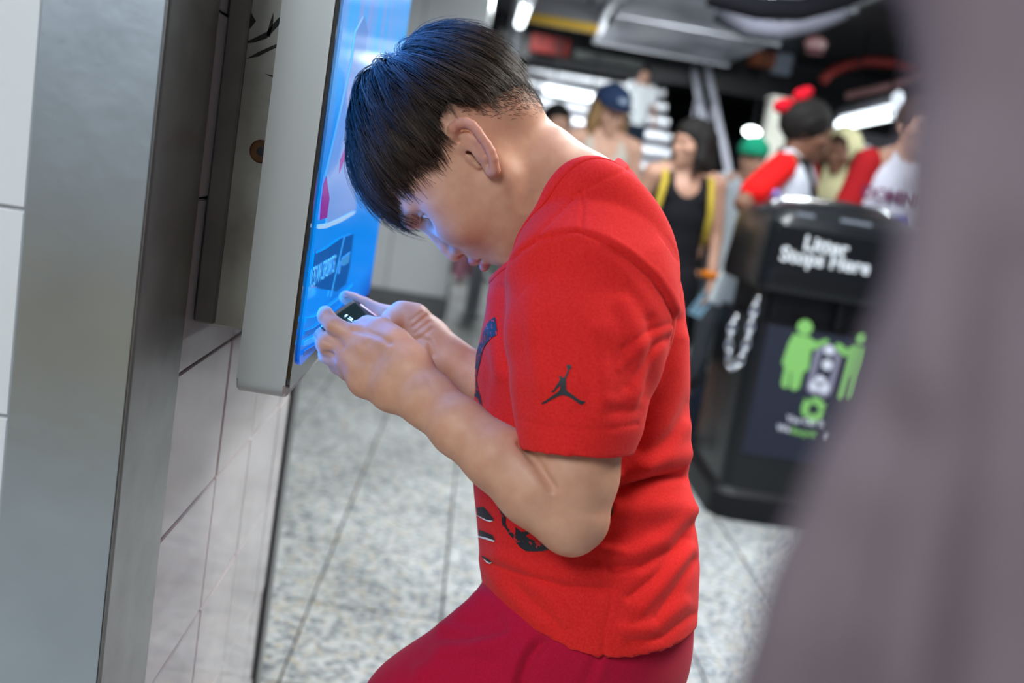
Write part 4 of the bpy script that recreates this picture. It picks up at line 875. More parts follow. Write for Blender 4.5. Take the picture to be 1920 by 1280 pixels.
# bags
TB = empty('tote_bag', tuple(at(1365, 530, 4.55))); tag(TB, 'white cloth tote bag hanging beside the litter bin', 'bag')
Y_ = 4.42; P = [onY(u, v, Y_) for u, v in ((1398, 452), (1428, 452), (1420, 575), (1385, 586), (1330, 568), (1352, 520), (1376, 474))]
b = MB().prism([(q[0], q[2]) for q in P], (0, Y_, 0), (1, 0, 0), (0, 0, 1), (0, 1, 0), .07); bmesh.ops.bevel(b.bm, geom=[e for e in b.bm.edges], offset=.012, segments=2, affect='EDGES'); rel(b.build('sack', cloth('white_canvas', (.74, .80, .80)), None, True, .8), TB)
rel(MB().tube([tuple(onY(u, v, Y_ + .035)) for u, v in ((1402, 456), (1404, 425), (1415, 412), (1424, 428), (1424, 456))], .008, 8).build('handle', cloth('white_strap', (.7, .75, .75)), None, True), TB)
def soft_bag(name, u, v, Y, size, m, label, z_=None):
    p = onY(u, v, Y); zz = size[2] if z_ is None else z_; F = Field(-np.array(size) * 1.4, np.array(size) * 1.5, .012)
    F.etube([((0, 0, -size[2] * .62), (1, 0, 0), size[0], (0, 1, 0), size[1]), ((0, 0, size[2] * .2), (1, 0, 0), size[0] * .92, (0, 1, 0), size[1] * .9), ((.01, 0, size[2] * .7), (1, 0, 0), size[0] * .6, (0, 1, 0), size[1] * .6)], .03, .03, p=2.6)
    V, Q = F.mesh(); V = smooth(V, Q, 2); N = vnormals(V, Q); V = V + N * (.010 * vnoise(V, 20, 4))[:, None]; V[:, 2] -= V[:, 2].min(); V[:, 2] = V[:, 2]
    e = empty(name, (p[0], Y, 0)); tag(e, label, 'bag'); link('sack', mesh('sack', V, Q), m, e, True); zt = V[:, 2].max()
    MB().tube([(-.06, 0, zt - .03), (-.045, 0, zt + .05), (.045, 0, zt + .05), (.06, 0, zt - .03)], .010, 8).build('handle', m, e, True)
    MB().box(np.array([-size[0] * .6, -size[1] * 1.12, .05]), np.array([size[0] * .6, -size[1] * .8, zt * .5]), .02, 2).build('front_pocket', m, e, True)
    return e
soft_bag('backpack', 1316, 800, 4.5, (.095, .10, .22), cloth('midnight_nylon', (.012, .018, .032), .5), 'midnight blue backpack standing on the floor beside the litter bin')
# ================================================================== THE BOY
skin = mat('boy_skin', (.63, .345, .23), .48, spec=.35, noise=(60, (.57, .29, .19), 3, .35, .7), bump=(900, .12, .0006), sss=.22)
_nt = skin.node_tree; _b = _nt.nodes['Principled BSDF']
_at = _nt.nodes.new('ShaderNodeAttribute'); _at.attribute_name = 'lip'
_mx = _nt.nodes.new('ShaderNodeMixRGB'); _mx.inputs[2].default_value = (.50, .15, .14, 1)
_src = _b.inputs['Base Color'].links[0].from_socket
_nt.links.new(_at.outputs['Fac'], _mx.inputs[0]); _nt.links.new(_src, _mx.inputs[1]); _nt.links.new(_mx.outputs[0], _b.inputs['Base Color'])
tee_m = mat('red_cotton', (.65, .016, .016), .9, spec=.12, noise=(420, (.75, .028, .024), 4, .3, .7), bump=(1400, .35, .0006), sheen=.06)
pants_m = mat('crimson_fleece', (.42, .004, .032), .9, spec=.15, noise=(500, (.48, .007, .042), 4, .3, .7), bump=(1300, .3, .0006), sheen=.06)
hair_m = mat('dark_brown_hair', (.020, .012, .009), .38, spec=.4)
black_print = mat('black_print', (.010, .013, .018), .6)
ring_print = mat('brushed_print', (.010, .013, .018), .6, noise=(150, (.55, .012, .016), 3, .575, .60))
white_print = mat('white_print', (.75, .75, .78), .6)

BOY = empty('person', tuple(at(1100, 700, 1.11) * [1, 1, 0]))
tag(BOY, 'boy in red t-shirt bent over a phone beside the blue screen', 'person')

# ---- head frame: chin tucked down, face turned a little away from the viewer
_a = math.radians(30); _ps = math.radians(8)
_fw = -math.sin(_a) * VR - math.cos(_a) * VU
HU = -math.cos(_a) * VR + math.sin(_a) * VU
HF = math.cos(_ps) * _fw + math.sin(_ps) * VF
HR = np.cross(HF, HU)
HS = 1.05
HO = at(879, 279, 1.10)
HB = np.array([HR, HF, HU])
def hw(x, y, z): return HO + HS * (np.array([x, y, z]) @ HB)
def hl(P): return ((np.asarray(P) - HO) @ HB.T) / HS

def head_field():
    pts = np.array([hw(x, y, z) for x in (-.1, .1) for y in (-.11, .13) for z in (-.13, .13)] + [at(1150, 480, 1.03), at(1170, 300, 1.19)])
    F = Field(pts.min(0), pts.max(0), .00145)
    E = lambda c, r, k=.01, op='add', R=HB: F.ell(hw(*c), np.array(r) * HS, R, k, op)
    Cc = lambda a, b, ra, rb=None, k=.01, op='add': F.cap(hw(*a), hw(*b), ra * HS, None if rb is None else rb * HS, k, op)
    E((0, .000, .030), (.073, .094, .084))
    st = [((0, .036, .028), .066, .062), ((0, .036, -.02), .0655, .0585), ((0, .035, -.052), .058, .060), ((0, .043, -.074), .046, .049), ((0, .057, -.086), .030, .034)]
    F.etube([(hw(*c), HB[0], a * HS, HB[1], b * HS) for c, a, b in st], k=.02, kk=.012)
    for s in (-1, 1):
        Cc((s * .050, .008, -.050), (s * .020, .076, -.092), .016, .013, .022)
        E((s * .037, .062, -.034), (.027, .030, .030), .022)            # cheeks
        E((s * .050, .050, -.004), (.017, .024, .022), .02)              # cheekbone and temple
        Cc((s * .012, .0965, .016), (s * .044, .080, .017), .0095, .009, .012)   # brow
    E((0, .073, -.098), (.017, .019, .015), .015)                        # chin
    E((0, .078, -.064), (.026, .0225, .021), .015)                       # muzzle
    for s in (-1, 1):
        E((s * .036, .098, .001), (.0195, .0215, .0128), .010, 'cut')       # eye socket
    # nose
    Cc((0, .091, .004), (0, .1015, -.030), .0065, .0085, .009)
    Cc((0, .1015, -.030), (0, .1035, -.041), .0085, .0105, .004)
    for s in (-1, 1):
        E((s * .0115, .0955, -.0425), (.0075, .0095, .0075), .005)
        E((s * .006, .1005, -.0515), (.0036, .0062, .0042), .0025, 'cut')
    # lips
    up = [(-.0235, .0845, -.0700), (-.013, .0965, -.0660), (-.004, .1015, -.0632), (0, .1012, -.0640), (.004, .1015, -.0632), (.013, .0965, -.0660), (.0235, .0845, -.0700)]
    F.chain([hw(*p) for p in up], [r * HS for r in (.0025, .0042, .0052, .005, .0052, .0042, .0025)], .004)
    lo = [(-.0225, .0845, -.0715), (-.011, .0965, -.0760), (0, .1005, -.0775), (.011, .0965, -.0760), (.0225, .0845, -.0715)]
    F.chain([hw(*p) for p in lo], [r * HS for r in (.0022, .0052, .0062, .0052, .0022)], .004)
    mo = [(-.024, .088, -.0705), (-.012, .1035, -.0702), (0, .1085, -.0700), (.012, .1035, -.0702), (.024, .088, -.0705)]
    F.chain([hw(*p) for p in mo], [r * HS for r in (.001, .0016, .0018, .0016, .001)], .0025, 'cut')
    Cc((0, .110, -.0545), (0, .110, -.0585), .0045, .0042, .004, 'cut')       # philtrum
    E((0, .104, -.0885), (.020, .0105, .0055), .008, 'cut')                   # fold under the lip
    # eyelids
    for s in (-1, 1):
        E((s * .0375, .0725, .002), (.0148, .0148, .0142), .004)
        E((s * .0380, .0865, -.0012), (.0130, .0070, .0046), .002, 'cut'); Cc((s * .038, .0880, -.0016), (s * .0505, .0790, -.0020), .0040, .0028, .002, 'cut')
        Cc((s * .026, .0885, .0090), (s * .050, .0785, .0080), .0012, .0012, .002, 'cut')
    # ears: near one measured, far one mirrored
    ear = lambda pts_, d: [hl(at(830 + x * .1094, 210 + y * .1094, d + q)) for x, y, q in pts_]
    rim = ear([(330, 590, .006), (215, 520, .002), (165, 400, -.004), (195, 275, -.010), (290, 195, -.015), (400, 185, -.018), (510, 235, -.020), (600, 330, -.0205), (680, 450, -.0205), (765, 560, -.020), (830, 680, -.019), (870, 800, -.017), (880, 900, -.014), (895, 990, -.011)], 1.030)
    lobe = ear([(890, 1000, -.010), (830, 1020, -.006), (770, 960, -.001)], 1.030)
    plate = ear([(520, 520, .004)], 1.030)[0]
    anti = ear([(350, 400, -.004), (470, 420, -.009), (590, 500, -.012), (690, 640, -.012), (730, 780, -.010), (740, 900, -.006)], 1.030)
    crus = ear([(300, 600, .004), (420, 620, .004), (540, 610, .005)], 1.030)
    trag = ear([(480, 790, .001), (560, 860, .003), (620, 930, .002)], 1.030)
    conch = ear([(520, 660, -.002), (590, 760, .0), (640, 870, .001)], 1.030)
    foss = ear([(270, 480, -.004), (300, 360, -.009), (400, 320, -.013), (520, 350, -.016), (620, 440, -.0165), (700, 540, -.0165)], 1.030)
    for s in (-1, 1):
        m = lambda p: hw(p[0] * -s, p[1], p[2])
        sc = HS
        F.chain([m(p) for p in [ear([(330, 560, .008)], 1.03)[0], ear([(520, 560, .000)], 1.03)[0], ear([(680, 700, -.003)], 1.03)[0], ear([(780, 880, -.001)], 1.03)[0]]], [.0125, .0130, .0115, .0080], .006)
        F.chain([m(p) for p in foss], [.0036] * 6, .003, 'cut')
        F.chain([m(p) for p in rim], [.0050, .0056, .0060, .0062, .0060, .0057, .0053, .0050, .0048, .0048, .0050, .0051, .0050, .0050], .003)
        F.chain([m(p) for p in lobe], [.0052, .0058, .005], .005)
        F.chain([m(p) for p in anti], [.0050, .0055, .0050, .0050, .0050, .0045], .004)
        F.chain([m(p) for p in conch], [.0078, .0082, .0055], .003, 'cut')
        F.chain([m(p) for p in crus], [.0040, .0036, .0028], .004)
        F.chain([m(p) for p in trag], [.0050, .0052, .0035], .004)
        c = ear([(565, 775, .002)], 1.03)[0]; F.cap(m(c), m((c[0] * .86, c[1] + .002, c[2])), .0032, .0028, .002, 'cut')
    # neck
    nst = [(928, 285, 1.100, .056, .050), (1005, 325, 1.104, .0555, .051), (1072, 368, 1.108, .0560, .053), (1120, 425, 1.11, .058, .054)]
    nd = unit(.55 * VR + .83 * VU)
    F.etube([(at(u, v, d), nd, ra, VF, rb) for u, v, d, ra, rb in nst], k=.022, kk=.01)
    E((0, -.055, -.010), (.052, .034, .045), .02)                             # nape
    return F
F = head_field(); V, Q = F.mesh(); V = smooth(V, Q, 2, .5); del F
L = hl(V)
lipc = np.array([(x, y, z) for x, y, z in [(-.0215, .0865, -.0703), (-.013, .0985, -.0665), (-.004, .104, -.0640), (.004, .104, -.0640), (.013, .0985, -.0665), (.0215, .0865, -.0703), (-.011, .099, -.0755), (0, .104, -.0765), (.011, .099, -.0755), (0, .104, -.0805), (-.012, .0985, -.0778), (.012, .0985, -.0778)]])
dl = np.min(np.linalg.norm(L[:, None, :] - lipc[None], axis=2)[:, :], axis=1) if len(L) < 4e5 else None
lip_h = np.clip((.0072 - dl) / .0022, 0, 1)
lip_h = np.maximum(lip_h, .30 * np.clip((np.abs(L[:, 0]) - .074) / .008, 0, 1) * (np.abs(L[:, 1] + .012) < .035))
body_parts = [(V, Q, lip_h)]
HEADV, HEADQ = V, Q

# ---- arms and hands
HAND_IN = .062                                # hands reach this much farther in than the elbow
def hin(u): return HAND_IN * min(max((900 - u) / 200., 0), 1)
def arms_field():
    at0 = globals()['at']
    def at(u, v, d): return at0(u, v, d + hin(u))
    def orient(st):
        """turn the section axes of a limb square to its run"""
        C_ = np.array([q[0] for q in st]); T = np.gradient(C_, axis=0); out = []
        for (c, a, ra, b, rb), t in zip(st, T):
            t = unit(t); a = np.asarray(a); a = unit(a - t * (a @ t)); out.append((c, a, ra, np.cross(t, a), rb))
        return out
    def sc(q): return (q[0], q[1], q[2], q[3] * (1 + hin(q[0]) / q[2]), q[4] * (1 + hin(q[0]) / q[2]))
    c8 = np.array([at0(u, v, d) for u in (575, 1190) for v in (450, 1070) for d in (.86, 1.33)]); F = Field(c8.min(0), c8.max(0), .0019)
    na = lambda u, v: unit(u * VR - v * VU)
    # near (left) arm
    up = [(1108, 520, .955, .052, .05), (1095, 660, .942, .049, .047), (1080, 800, .932, .046, .044), (1074, 890, .926, .0425, .040), (1070, 958, .922, .036, .034)]
    F.etube(orient([(at(u, v, d), na(1, .03), a, VF, b) for u, v, d, a, b in map(sc, up)]), k=.01, kk=.01)
    fo = [(1062, 972, .922, .032, .031), (1000, 915, .926, .0345, .033), (930, 856, .934, .0305, .030), (860, 800, .944, .0275, .0265), (806, 752, .953, .0262, .0225)]
    F.etube(orient([(at(u, v, d), na(.63, -.78), a, VF, b) for u, v, d, a, b in map(sc, fo)]), k=.007, kk=.01)
    F.cap(at(1078, 1000, .922), at(1092, 985, .924), .0165, .018, .02)
    pa = [(806, 752, .953, .0262, .0225), (752, 710, .963, .0345, .0215), (704, 676, .974, .0380, .0195), (664, 654, .985, .0265, .0165)]
    F.etube(orient([(at(u, v, d), na(.60, -.80), a, VF, b) for u, v, d, a, b in map(sc, pa)]), k=.012, kk=.010)
    f = lambda pts, rs, k=.004: F.chain([at(*p) for p in pts], [r_ * 1.055 for r_ in rs], k)
    f([(690, 650, .982), (664, 631, .984), (627, 612, .986), (611, 593, .992), (610, 586, 1.000)], [.0130, .0118, .0098, .0088, .0078], .006)   # index
    f([(690, 672, .984), (650, 656, .990), (613, 645, .994), (606, 632, 1.006), (612, 622, 1.016)], [.0135, .0120, .0112, .0098, .0086], .007)  # middle
    f([(690, 690, .986), (648, 676, .998), (616, 664, 1.006), (618, 648, 1.022), (630, 640, 1.034)], [.0135, .0118, .0104, .0092, .0082], .007)  # ring
    f([(695, 705, .986), (655, 695, 1.002), (634, 684, 1.014), (634, 668, 1.030), (646, 660, 1.040)], [.013, .0110, .0095, .0084, .0076], .007)  # little finger
    f([(770, 690, .964), (742, 648, .972), (714, 620, .986), (690, 613, 1.004), (671, 616, 1.024)], [.019, .0165, .0135, .0118, .0092], .012)   # thumb
    F.cap(at(604, 622, .985), at(644, 650, .973), .0016, .0022, .006, 'cut'); F.cap(at(612, 660, .986), at(640, 668, .982), .0014, .0018, .005, 'cut')
    # far (right) arm
    ua = [(1120, 540, 1.265, .050, .048), (1100, 700, 1.265, .045, .043), (1075, 860, 1.245, .040, .038)]
    F.etube(orient([(at(u, v, d), VR, a, VF, b) for u, v, d, a, b in map(sc, ua)]), k=.01, kk=.01)
    fa = [(1070, 870, 1.240, .036, .035), (985, 780, 1.185, .034, .033), (905, 714, 1.140, .0295, .028), (838, 672, 1.122, .0250, .022)]
    F.etube(orient([(at(u, v, d), na(.55, -.83), a, VF, b) for u, v, d, a, b in map(sc, fa)]), k=.012, kk=.01)
    pb = [(838, 672, 1.122, .0250, .022), (800, 646, 1.120, .0290, .0215), (765, 622, 1.122, .0300, .0185), (735, 604, 1.128, .0210, .0150)]
    F.etube(orient([(at(u, v, d), na(.55, -.83), a, VF, b) for u, v, d, a, b in map(sc, pb)]), k=.012, kk=.01)
    f([(745, 606, 1.124), (719, 590, 1.124), (683, 573, 1.120), (661, 563, 1.116), (648, 557, 1.112)], [.0125, .0112, .0095, .0088, .0078], .008)   # index
    f([(806, 640, 1.112), (775, 600, 1.104), (754, 592, 1.094), (737, 601, 1.082), (724, 618, 1.066)], [.021, .0185, .0158, .0135, .0105], .012)   # thumb
    f([(750, 625, 1.130), (716, 612, 1.140), (690, 606, 1.144), (674, 610, 1.132)], [.0125, .011, .0095, .0082], .007)
    f([(760, 640, 1.128), (722, 634, 1.140), (696, 632, 1.142), (684, 634, 1.126)], [.0125, .0108, .0092, .008], .007)
    f([(775, 655, 1.124), (738, 655, 1.134), (714, 654, 1.136), (704, 652, 1.122)], [.012, .0098, .0085, .0075], .007)
    F.cap(at(798, 660, 1.102), at(786, 646, 1.102), .0115, .012, .008)
    return F
F = arms_field(); V, Q = F.mesh(); V = smooth(V, Q, 4, .5); del F
def fold(poly, amp, wd, only=None):
    """a ridge (amp > 0) or a crease (amp < 0), millimetres, along a line; wd = half width in millimetres"""
    global disp
    lo = np.min(poly, 0) - 60; hi = np.max(poly, 0) + 60
    m = np.nonzero((P2 > lo).all(1) & (P2 < hi).all(1) & (facing > .05))[0]
    if only is not None: m = m[slv[m] == only]
    d = seglen(P2[m], poly) / 1.75; disp[m] += amp * 1e-3 * np.exp(-(d / wd) ** 2) * facing[m]
def fold_setup(V, Q, near):
    N = vnormals(V, Q); P3 = pix(V)
    return N, P3[:, :2], np.clip(-(N * ((V - CAM) / np.linalg.norm(V - CAM, axis=1, keepdims=True))).sum(1) * 3 + .35, 0, 1), P3[:, 2] < near, np.zeros(len(V))
N, P2, facing, slv, disp = fold_setup(V, Q, 1.105)
fold([(664, 617), (690, 623), (712, 631), (730, 642)], -2.6, 3.2, True); fold([(672, 630), (700, 634), (730, 652)], 1.4, 6, True)
fold([(664, 646), (668, 648)], 2.2, 7, True); fold([(646, 671), (650, 673)], 1.6, 6, True); fold([(662, 668), (690, 680)], -1.2, 6, True)
fold([(626, 603), (618, 622)], -.7, 1.6, True); fold([(632, 606), (624, 625)], -.5, 1.6, True); fold([(614, 584), (603, 596)], -.4, 1.5, True)
fold([(775, 612), (800, 592)], -1.5, 2., False); fold([(778, 624), (806, 603)], -1.3, 1.8, False); fold([(783, 636), (810, 616)], -1.3, 1.8, False); fold([(772, 600), (790, 585)], -.9, 1.8, False)
fold([(768, 644), (784, 633), (804, 640), (812, 664)], -3.0, 3.5, False); fold([(796, 660), (800, 668)], 2.5, 7, False)
fold([(722, 582), (725, 606)], -1.4, 2.2, False); fold([(664, 555), (661, 572)], -.7, 1.6, False); fold([(686, 563), (682, 582)], -.6, 1.6, False)
fold([(978, 830), (1004, 864), (1036, 914)], -5.0, 5.0, True); fold([(968, 852), (990, 884), (1018, 926)], 1.6, 9, True); 
fold([(795, 700), (812, 730)], -.6, 3, True)
V = V + N * disp[:, None]
body_parts.append((V, Q, np.zeros(len(V))))

# ---- trunk and legs (under the clothes)
HIPN, HIPF = at(1105, 1180, 1.06), at(1100, 1175, 1.18)
def leg_pts(h, kx, ax):
    k = np.array([h[0] - kx, h[1], .405]); a = np.array([h[0] - kx + ax, h[1], .075]); return k, a
KN, AN = leg_pts(HIPN, .225, .10); KF, AF = leg_pts(HIPF, .16, .02)
F = Field(np.array([-.40, .80, -.02]), np.array([.36, 1.42, 1.30]), .006)
tr = [(1105, 490, .070, .10), (1085, 570, .092, .122), (1080, 700, .092, .118), (1082, 850, .088, .110), (1092, 1000, .095, .115), (1105, 1120, .105, .125), (1108, 1190, .100, .125)]
F.etube([(at(u, v, 1.11), VR, a, VF, b) for u, v, a, b in tr], k=.02, kk=.02)
for h, k, a in ((HIPN, KN, AN), (HIPF, KF, AF)):
    F.chain([h, k, (k + a) / 2 + [.012, 0, .03], a], [.078, .052, .047, .034], .02)
    F.chain([a, a + [.02, 0, -.03], a + [-.13, 0, -.045]], [.034, .036, .024], .02)
V, Q = F.mesh(); V = smooth(V, Q, 2); del F
body_parts.append((V, Q, np.zeros(len(V))))
n = 0; VV = []; QQ = []; LL = []
for V, Q, l_ in body_parts: VV.append(V); QQ.append(Q + n); LL.append(l_); n += len(V)
me = mesh('body', np.concatenate(VV), np.concatenate(QQ)); a = me.attributes.new('lip', 'FLOAT', 'POINT'); a.data.foreach_set('value', np.concatenate(LL).astype(np.float32))
BODY = rel(link('body', me, skin, None, True), BOY)

# ---- eyes, nails
eye_w = mat('eye_white', (.78, .74, .72), .12, spec=.6, coat=.6); iris_m = mat('dark_brown_iris', (.02, .011, .007), .08, spec=.6, coat=1.)
for s in (-1, 1):
    c = hw(s * .0375, .0725, .0015)
    e = MB().ball((0, 0, 0), .0128 * HS, 24, 16).build('eye', eye_w, None, True); e.location = c; rel(e, BOY)
    g = unit(.93 * HF - .36 * HU); 
    M_ = Matrix.LocRotScale(None, Vector(g).to_track_quat('Z', 'Y'), None)
    i_ = MB().ball(tuple(c + g * .0082 * HS), (.0070 * HS, .0070 * HS, .0053 * HS), 20, 12, M_).build('iris', iris_m, None, True)
    i_.parent = e; i_.matrix_parent_inverse = (Matrix.Translation(c)).inverted() @ Matrix.Identity(4)
nail_m = mat('fingernail', (.50, .27, .21), .4, spec=.4)
def nail(u, v, d, axis, nrm, l_, w_):
    ax = unit(axis); nn = unit(np.asarray(nrm) - ax * (np.asarray(nrm) @ ax)); c = at(u, v, d + HAND_IN)
    rel(MB().ball((0, 0, 0), (w_, l_, .0010), 14, 8, frame_matrix((0, 0, 0), np.cross(ax, nn), ax, nn)).build('fingernail', nail_m, None, True), BOY).location = c
nail(646.0, 553.8, 1.1055, -.86 * VR + .3 * VU, -.5 * VR - .2 * VF + .6 * VU, .0046, .0038)
nail(608, 580, .9975, .1 * VR + .6 * VU + .6 * VF, -.45 * VR + .8 * VU - .4 * VF, .0060, .0048)

# ---- t-shirt
def shirt_field():
    c8 = np.array([at(u, v, d) for u in (850, 1330) for v in (270, 1290) for d in (.865, 1.33)])
    F = Field(c8.min(0), c8.max(0), .0029)
    st = [((1012, 420), (1166, 298), .070), ((984, 500), (1232, 412), .118), ((950, 570), (1266, 500), .137), ((916, 650), (1278, 590), .138), ((890, 745), (1286, 700), .134),
          ((878, 830), (1291, 820), .130), ((884, 915), (1284, 895), .130), ((893, 990), (1299, 985), .138), ((902, 1060), (1308, 1070), .146), ((914, 1140), (1303, 1150), .150), ((935, 1235), (1285, 1230), .146), ((950, 1290), (1270, 1290), .140)]
    S = []
    for (l, r, hd) in st:
        l = np.array(l, float); r = np.array(r, float); c = (l + r) / 2; dv = (r - l) / np.linalg.norm(r - l); l = l + dv * 13; r = r - dv * 13
        S.append((at(c[0], c[1], 1.11), dv[0] * VR - dv[1] * VU, np.linalg.norm(r - l) / 2 * 1.11 / FPX, VF, hd))
    F.etube(S, k=.02, kk=.012, p=2.25)
    # sleeves
    sl = [(1120, 500, .985, .078, .062), (1108, 560, .955, .080, .062), (1096, 650, .940, .0735, .061), (1086, 730, .933, .0625, .058), (1084, 790, .930, .0565, .054), (1076, 850, .928, .0470, .049), (1075, 890, .927, .0460, .048)]
    F.etube([(at(u, v, d), VR, a, VF, b) for u, v, d, a, b in sl], k=.018, kk=.010)
    sr = [(1115, 510, 1.235, .075, .06), (1105, 600, 1.262, .068, .058), (1098, 720, 1.268, .060, .055), (1090, 830, 1.262, .052, .05)]
    F.etube([(at(u, v, d), VR, a, VF, b) for u, v, d, a, b in sr], k=.025, kk=.012)
    F.chain([at(1090, 400, 1.09), at(1105, 450, 1.02), at(1120, 500, .985)], [.058, .066, .070], .03)
    F.chain([at(1090, 400, 1.13), at(1105, 450, 1.19), at(1115, 510, 1.235)], [.058, .066, .066], .03)
    return F
F = shirt_field(); V, Q = F.mesh(); V = smooth(V, Q, 6, .5); del F
N = vnormals(V, Q); P3 = pix(V); P2 = P3[:, :2]
facing = np.clip(-(N * ((V - CAM) / np.linalg.norm(V - CAM, axis=1, keepdims=True))).sum(1) * 3 + .35, 0, 1)
slv = np.zeros(len(V), bool); _sa = [at(1120, 500, .985), at(1096, 650, .940), at(1084, 790, .930), at(1075, 890, .927)]
for a_, b_ in zip(_sa, _sa[1:]):
    ab = b_ - a_; t = np.clip((V - a_) @ ab / (ab @ ab), 0, 1); slv |= (np.linalg.norm(V - a_ - t[:, None] * ab, axis=1) < .079) & (P2[:, 1] < 858) & (P3[:, 2] < 1.02)
disp = np.zeros(len(V))
T_, S_ = False, True
# waist fold at the back, lower back drape
fold([(1128, 926), (1180, 910), (1235, 898), (1282, 893)], -6.5, 6, T_); fold([(1140, 895), (1200, 872), (1290, 850)], 5, 11, T_); fold([(1140, 962), (1215, 950), (1290, 950)], 5.0, 15, T_)
fold([(1190, 905), (1240, 893), (1276, 880)], -3, 3.5, T_)
fold([(1125, 1030), (1180, 1040), (1240, 1010), (1285, 960)], 3.4, 8, T_); fold([(1150, 1062), (1205, 1060), (1262, 1030), (1295, 985)], -3.4, 6, T_)
fold([(1200, 1140), (1235, 1100), (1290, 1030)], 3.4, 6, T_); fold([(1180, 1118), (1228, 1080), (1285, 1010)], -2.6, 5, T_); fold([(1228, 1160), (1262, 1110), (1300, 1050)], -2.8, 5, T_)
fold([(1165, 1180), (1215, 1178), (1280, 1130)], 2.6, 7, T_); fold([(1180, 1202), (1240, 1195), (1298, 1150)], -2., 4, T_)
fold([(925, 1058), (985, 1080), (1060, 1098), (1140, 1104)], -3.2, 5, T_); fold([(935, 1040), (1000, 1064), (1060, 1078), (1130, 1078)], 2.4, 8, T_)
fold([(960, 1090), (1000, 1130), (1060, 1180)], -2., 6, T_); fold([(1000, 1090), (1045, 1130), (1060, 1170)], 1.8, 7, T_); fold([(1050, 1110), (1090, 1160)], -1.6, 6, T_)
fold([(905, 1050), (930, 1085), (970, 1125), (1020, 1165)], 2.0, 7, T_)
# pull lines behind the arm
fold([(1262, 602), (1248, 670), (1222, 745), (1188, 830)], -5.0, 8, T_); fold([(1280, 640), (1272, 720), (1240, 800), (1200, 870)], 3.0, 9, T_); fold([(1290, 760), (1262, 810), (1215, 850), (1170, 880)], -2.6, 8, T_)
fold([(1285, 800), (1240, 850), (1190, 890)], 2.6, 8, T_)
fold([(1235, 470), (1262, 540), (1276, 620)], 2.0, 12, T_)
fold([(905, 640), (915, 700), (905, 760)], -2., 7, T_); fold([(925, 560), (928, 620), (940, 700)], 2.5, 8, T_); fold([(945, 540), (940, 610), (952, 690)], -2.5, 6, T_)
# sleeve
fold([(1170, 570), (1192, 612), (1200, 660), (1190, 720)], 1.5, 9, S_); fold([(1150, 590), (1172, 640), (1175, 700), (1160, 760)], -1.0, 9, S_); fold([(1252, 606), (1210, 622), (1165, 655)], -1.3, 3.5, S_); fold([(1250, 618), (1205, 645), (1160, 690)], 1.3, 4, S_); fold([(1246, 632), (1210, 670), (1175, 725)], -1.3, 4, S_); fold([(1240, 650), (1208, 700), (1185, 760)], 1.3, 4.5, S_); fold([(1215, 600), (1225, 650), (1205, 740)], -2.6, 7, S_)
fold([(1000, 560), (1005, 640), (1020, 720)], 1.5, 12, S_); fold([(1045, 600), (1060, 680), (1110, 740)], -1.3, 12, S_); fold([(1110, 620), (1130, 700), (1125, 770)], 1.6, 9, S_)
fold([(975, 600), (985, 690), (990, 770)], -1.3, 9, S_); fold([(1120, 745), (1160, 752), (1200, 735)], 1.3, 6, S_); fold([(1080, 770), (1130, 775), (1195, 765)], -1.0, 5, S_)
fold([(1100, 470), (1150, 495), (1200, 550), (1240, 610)], 1.6, 9)
disp *= 1.3; disp += 1e-3 * .9 * vnoise(V, 30, 3) * facing
# seams
def seam(poly, depth=-1.6, wd=1.5, only=None): fold(poly, depth * 1.3, wd * 1.1, only)
seam([(962, 488), (985, 466), (1010, 450), (1045, 440), (1081, 434), (1112, 444), (1143, 461), (1182, 486), (1220, 521), (1243, 556), (1260, 593)], -2.9, 1.7)
fold([(1145, 452), (1186, 476), (1226, 512), (1250, 548), (1266, 585)], 1.8, 3.2)
seam([(1092, 346), (1094, 390), (1090, 436)], -1.2, 1.4); fold([(1099, 346), (1101, 390), (1097, 436)], .8, 1.6); fold([(1085, 352), (1087, 392), (1083, 432)], .6, 1.6)
seam([(975, 786), (1020, 797), (1080, 803), (1140, 803), (1192, 794)], -1.1, 1.6, S_)
seam([(1116, 985), (1122, 1040), (1133, 1098)], -1.2, 1.5, T_); seam([(1146, 1104), (1143, 1140), (1133, 1180), (1131, 1232)], -1.6, 1.6, T_)
seam([(1180, 318), (1140, 334), (1096, 356), (1060, 392), (1024, 428), (994, 464)], -1.2, 1.5)
V = V + N * disp[:, None]
ax = [at(1005, 325, 1.104), at(1072, 368, 1.108), at(1112, 412, 1.11), at(1118, 440, 1.11)]; near = np.nonzero(np.linalg.norm(V - ax[1], axis=1) < .16)[0]
for a_, b_ in zip(ax, ax[1:]):                # the collar stands clear of the neck
    ab = b_ - a_; t = np.clip((V[near] - a_) @ ab / (ab @ ab), 0, 1); r_ = V[near] - a_ - t[:, None] * ab; l_ = np.linalg.norm(r_, axis=1)
    V[near] += r_ / np.maximum(l_, 1e-6)[:, None] * np.clip(.0605 - l_, 0, .03)[:, None]
bm = bmesh.new(); me = mesh('shirt_tmp', V, Q); bm.from_mesh(me); bpy.data.meshes.remove(me)
def trim(bm, co, no, test):
    """cut away the cloth on the +no side of a plane, only for faces whose centre passes test"""
    fs = [f_ for f_ in bm.faces if test(f_.calc_center_median())]
    g = set(fs)
    for f_ in fs: g.update(f_.verts); g.update(f_.edges)
    bmesh.ops.bisect_plane(bm, geom=list(g), plane_co=Vector(co), plane_no=Vector(no))
    co, no = Vector(co), Vector(no)
    dead = [f_ for f_ in bm.faces if (f_.calc_center_median() - co).dot(no) > 1e-5 and test(f_.calc_center_median())]
    bmesh.ops.delete(bm, geom=dead, context='FACES')
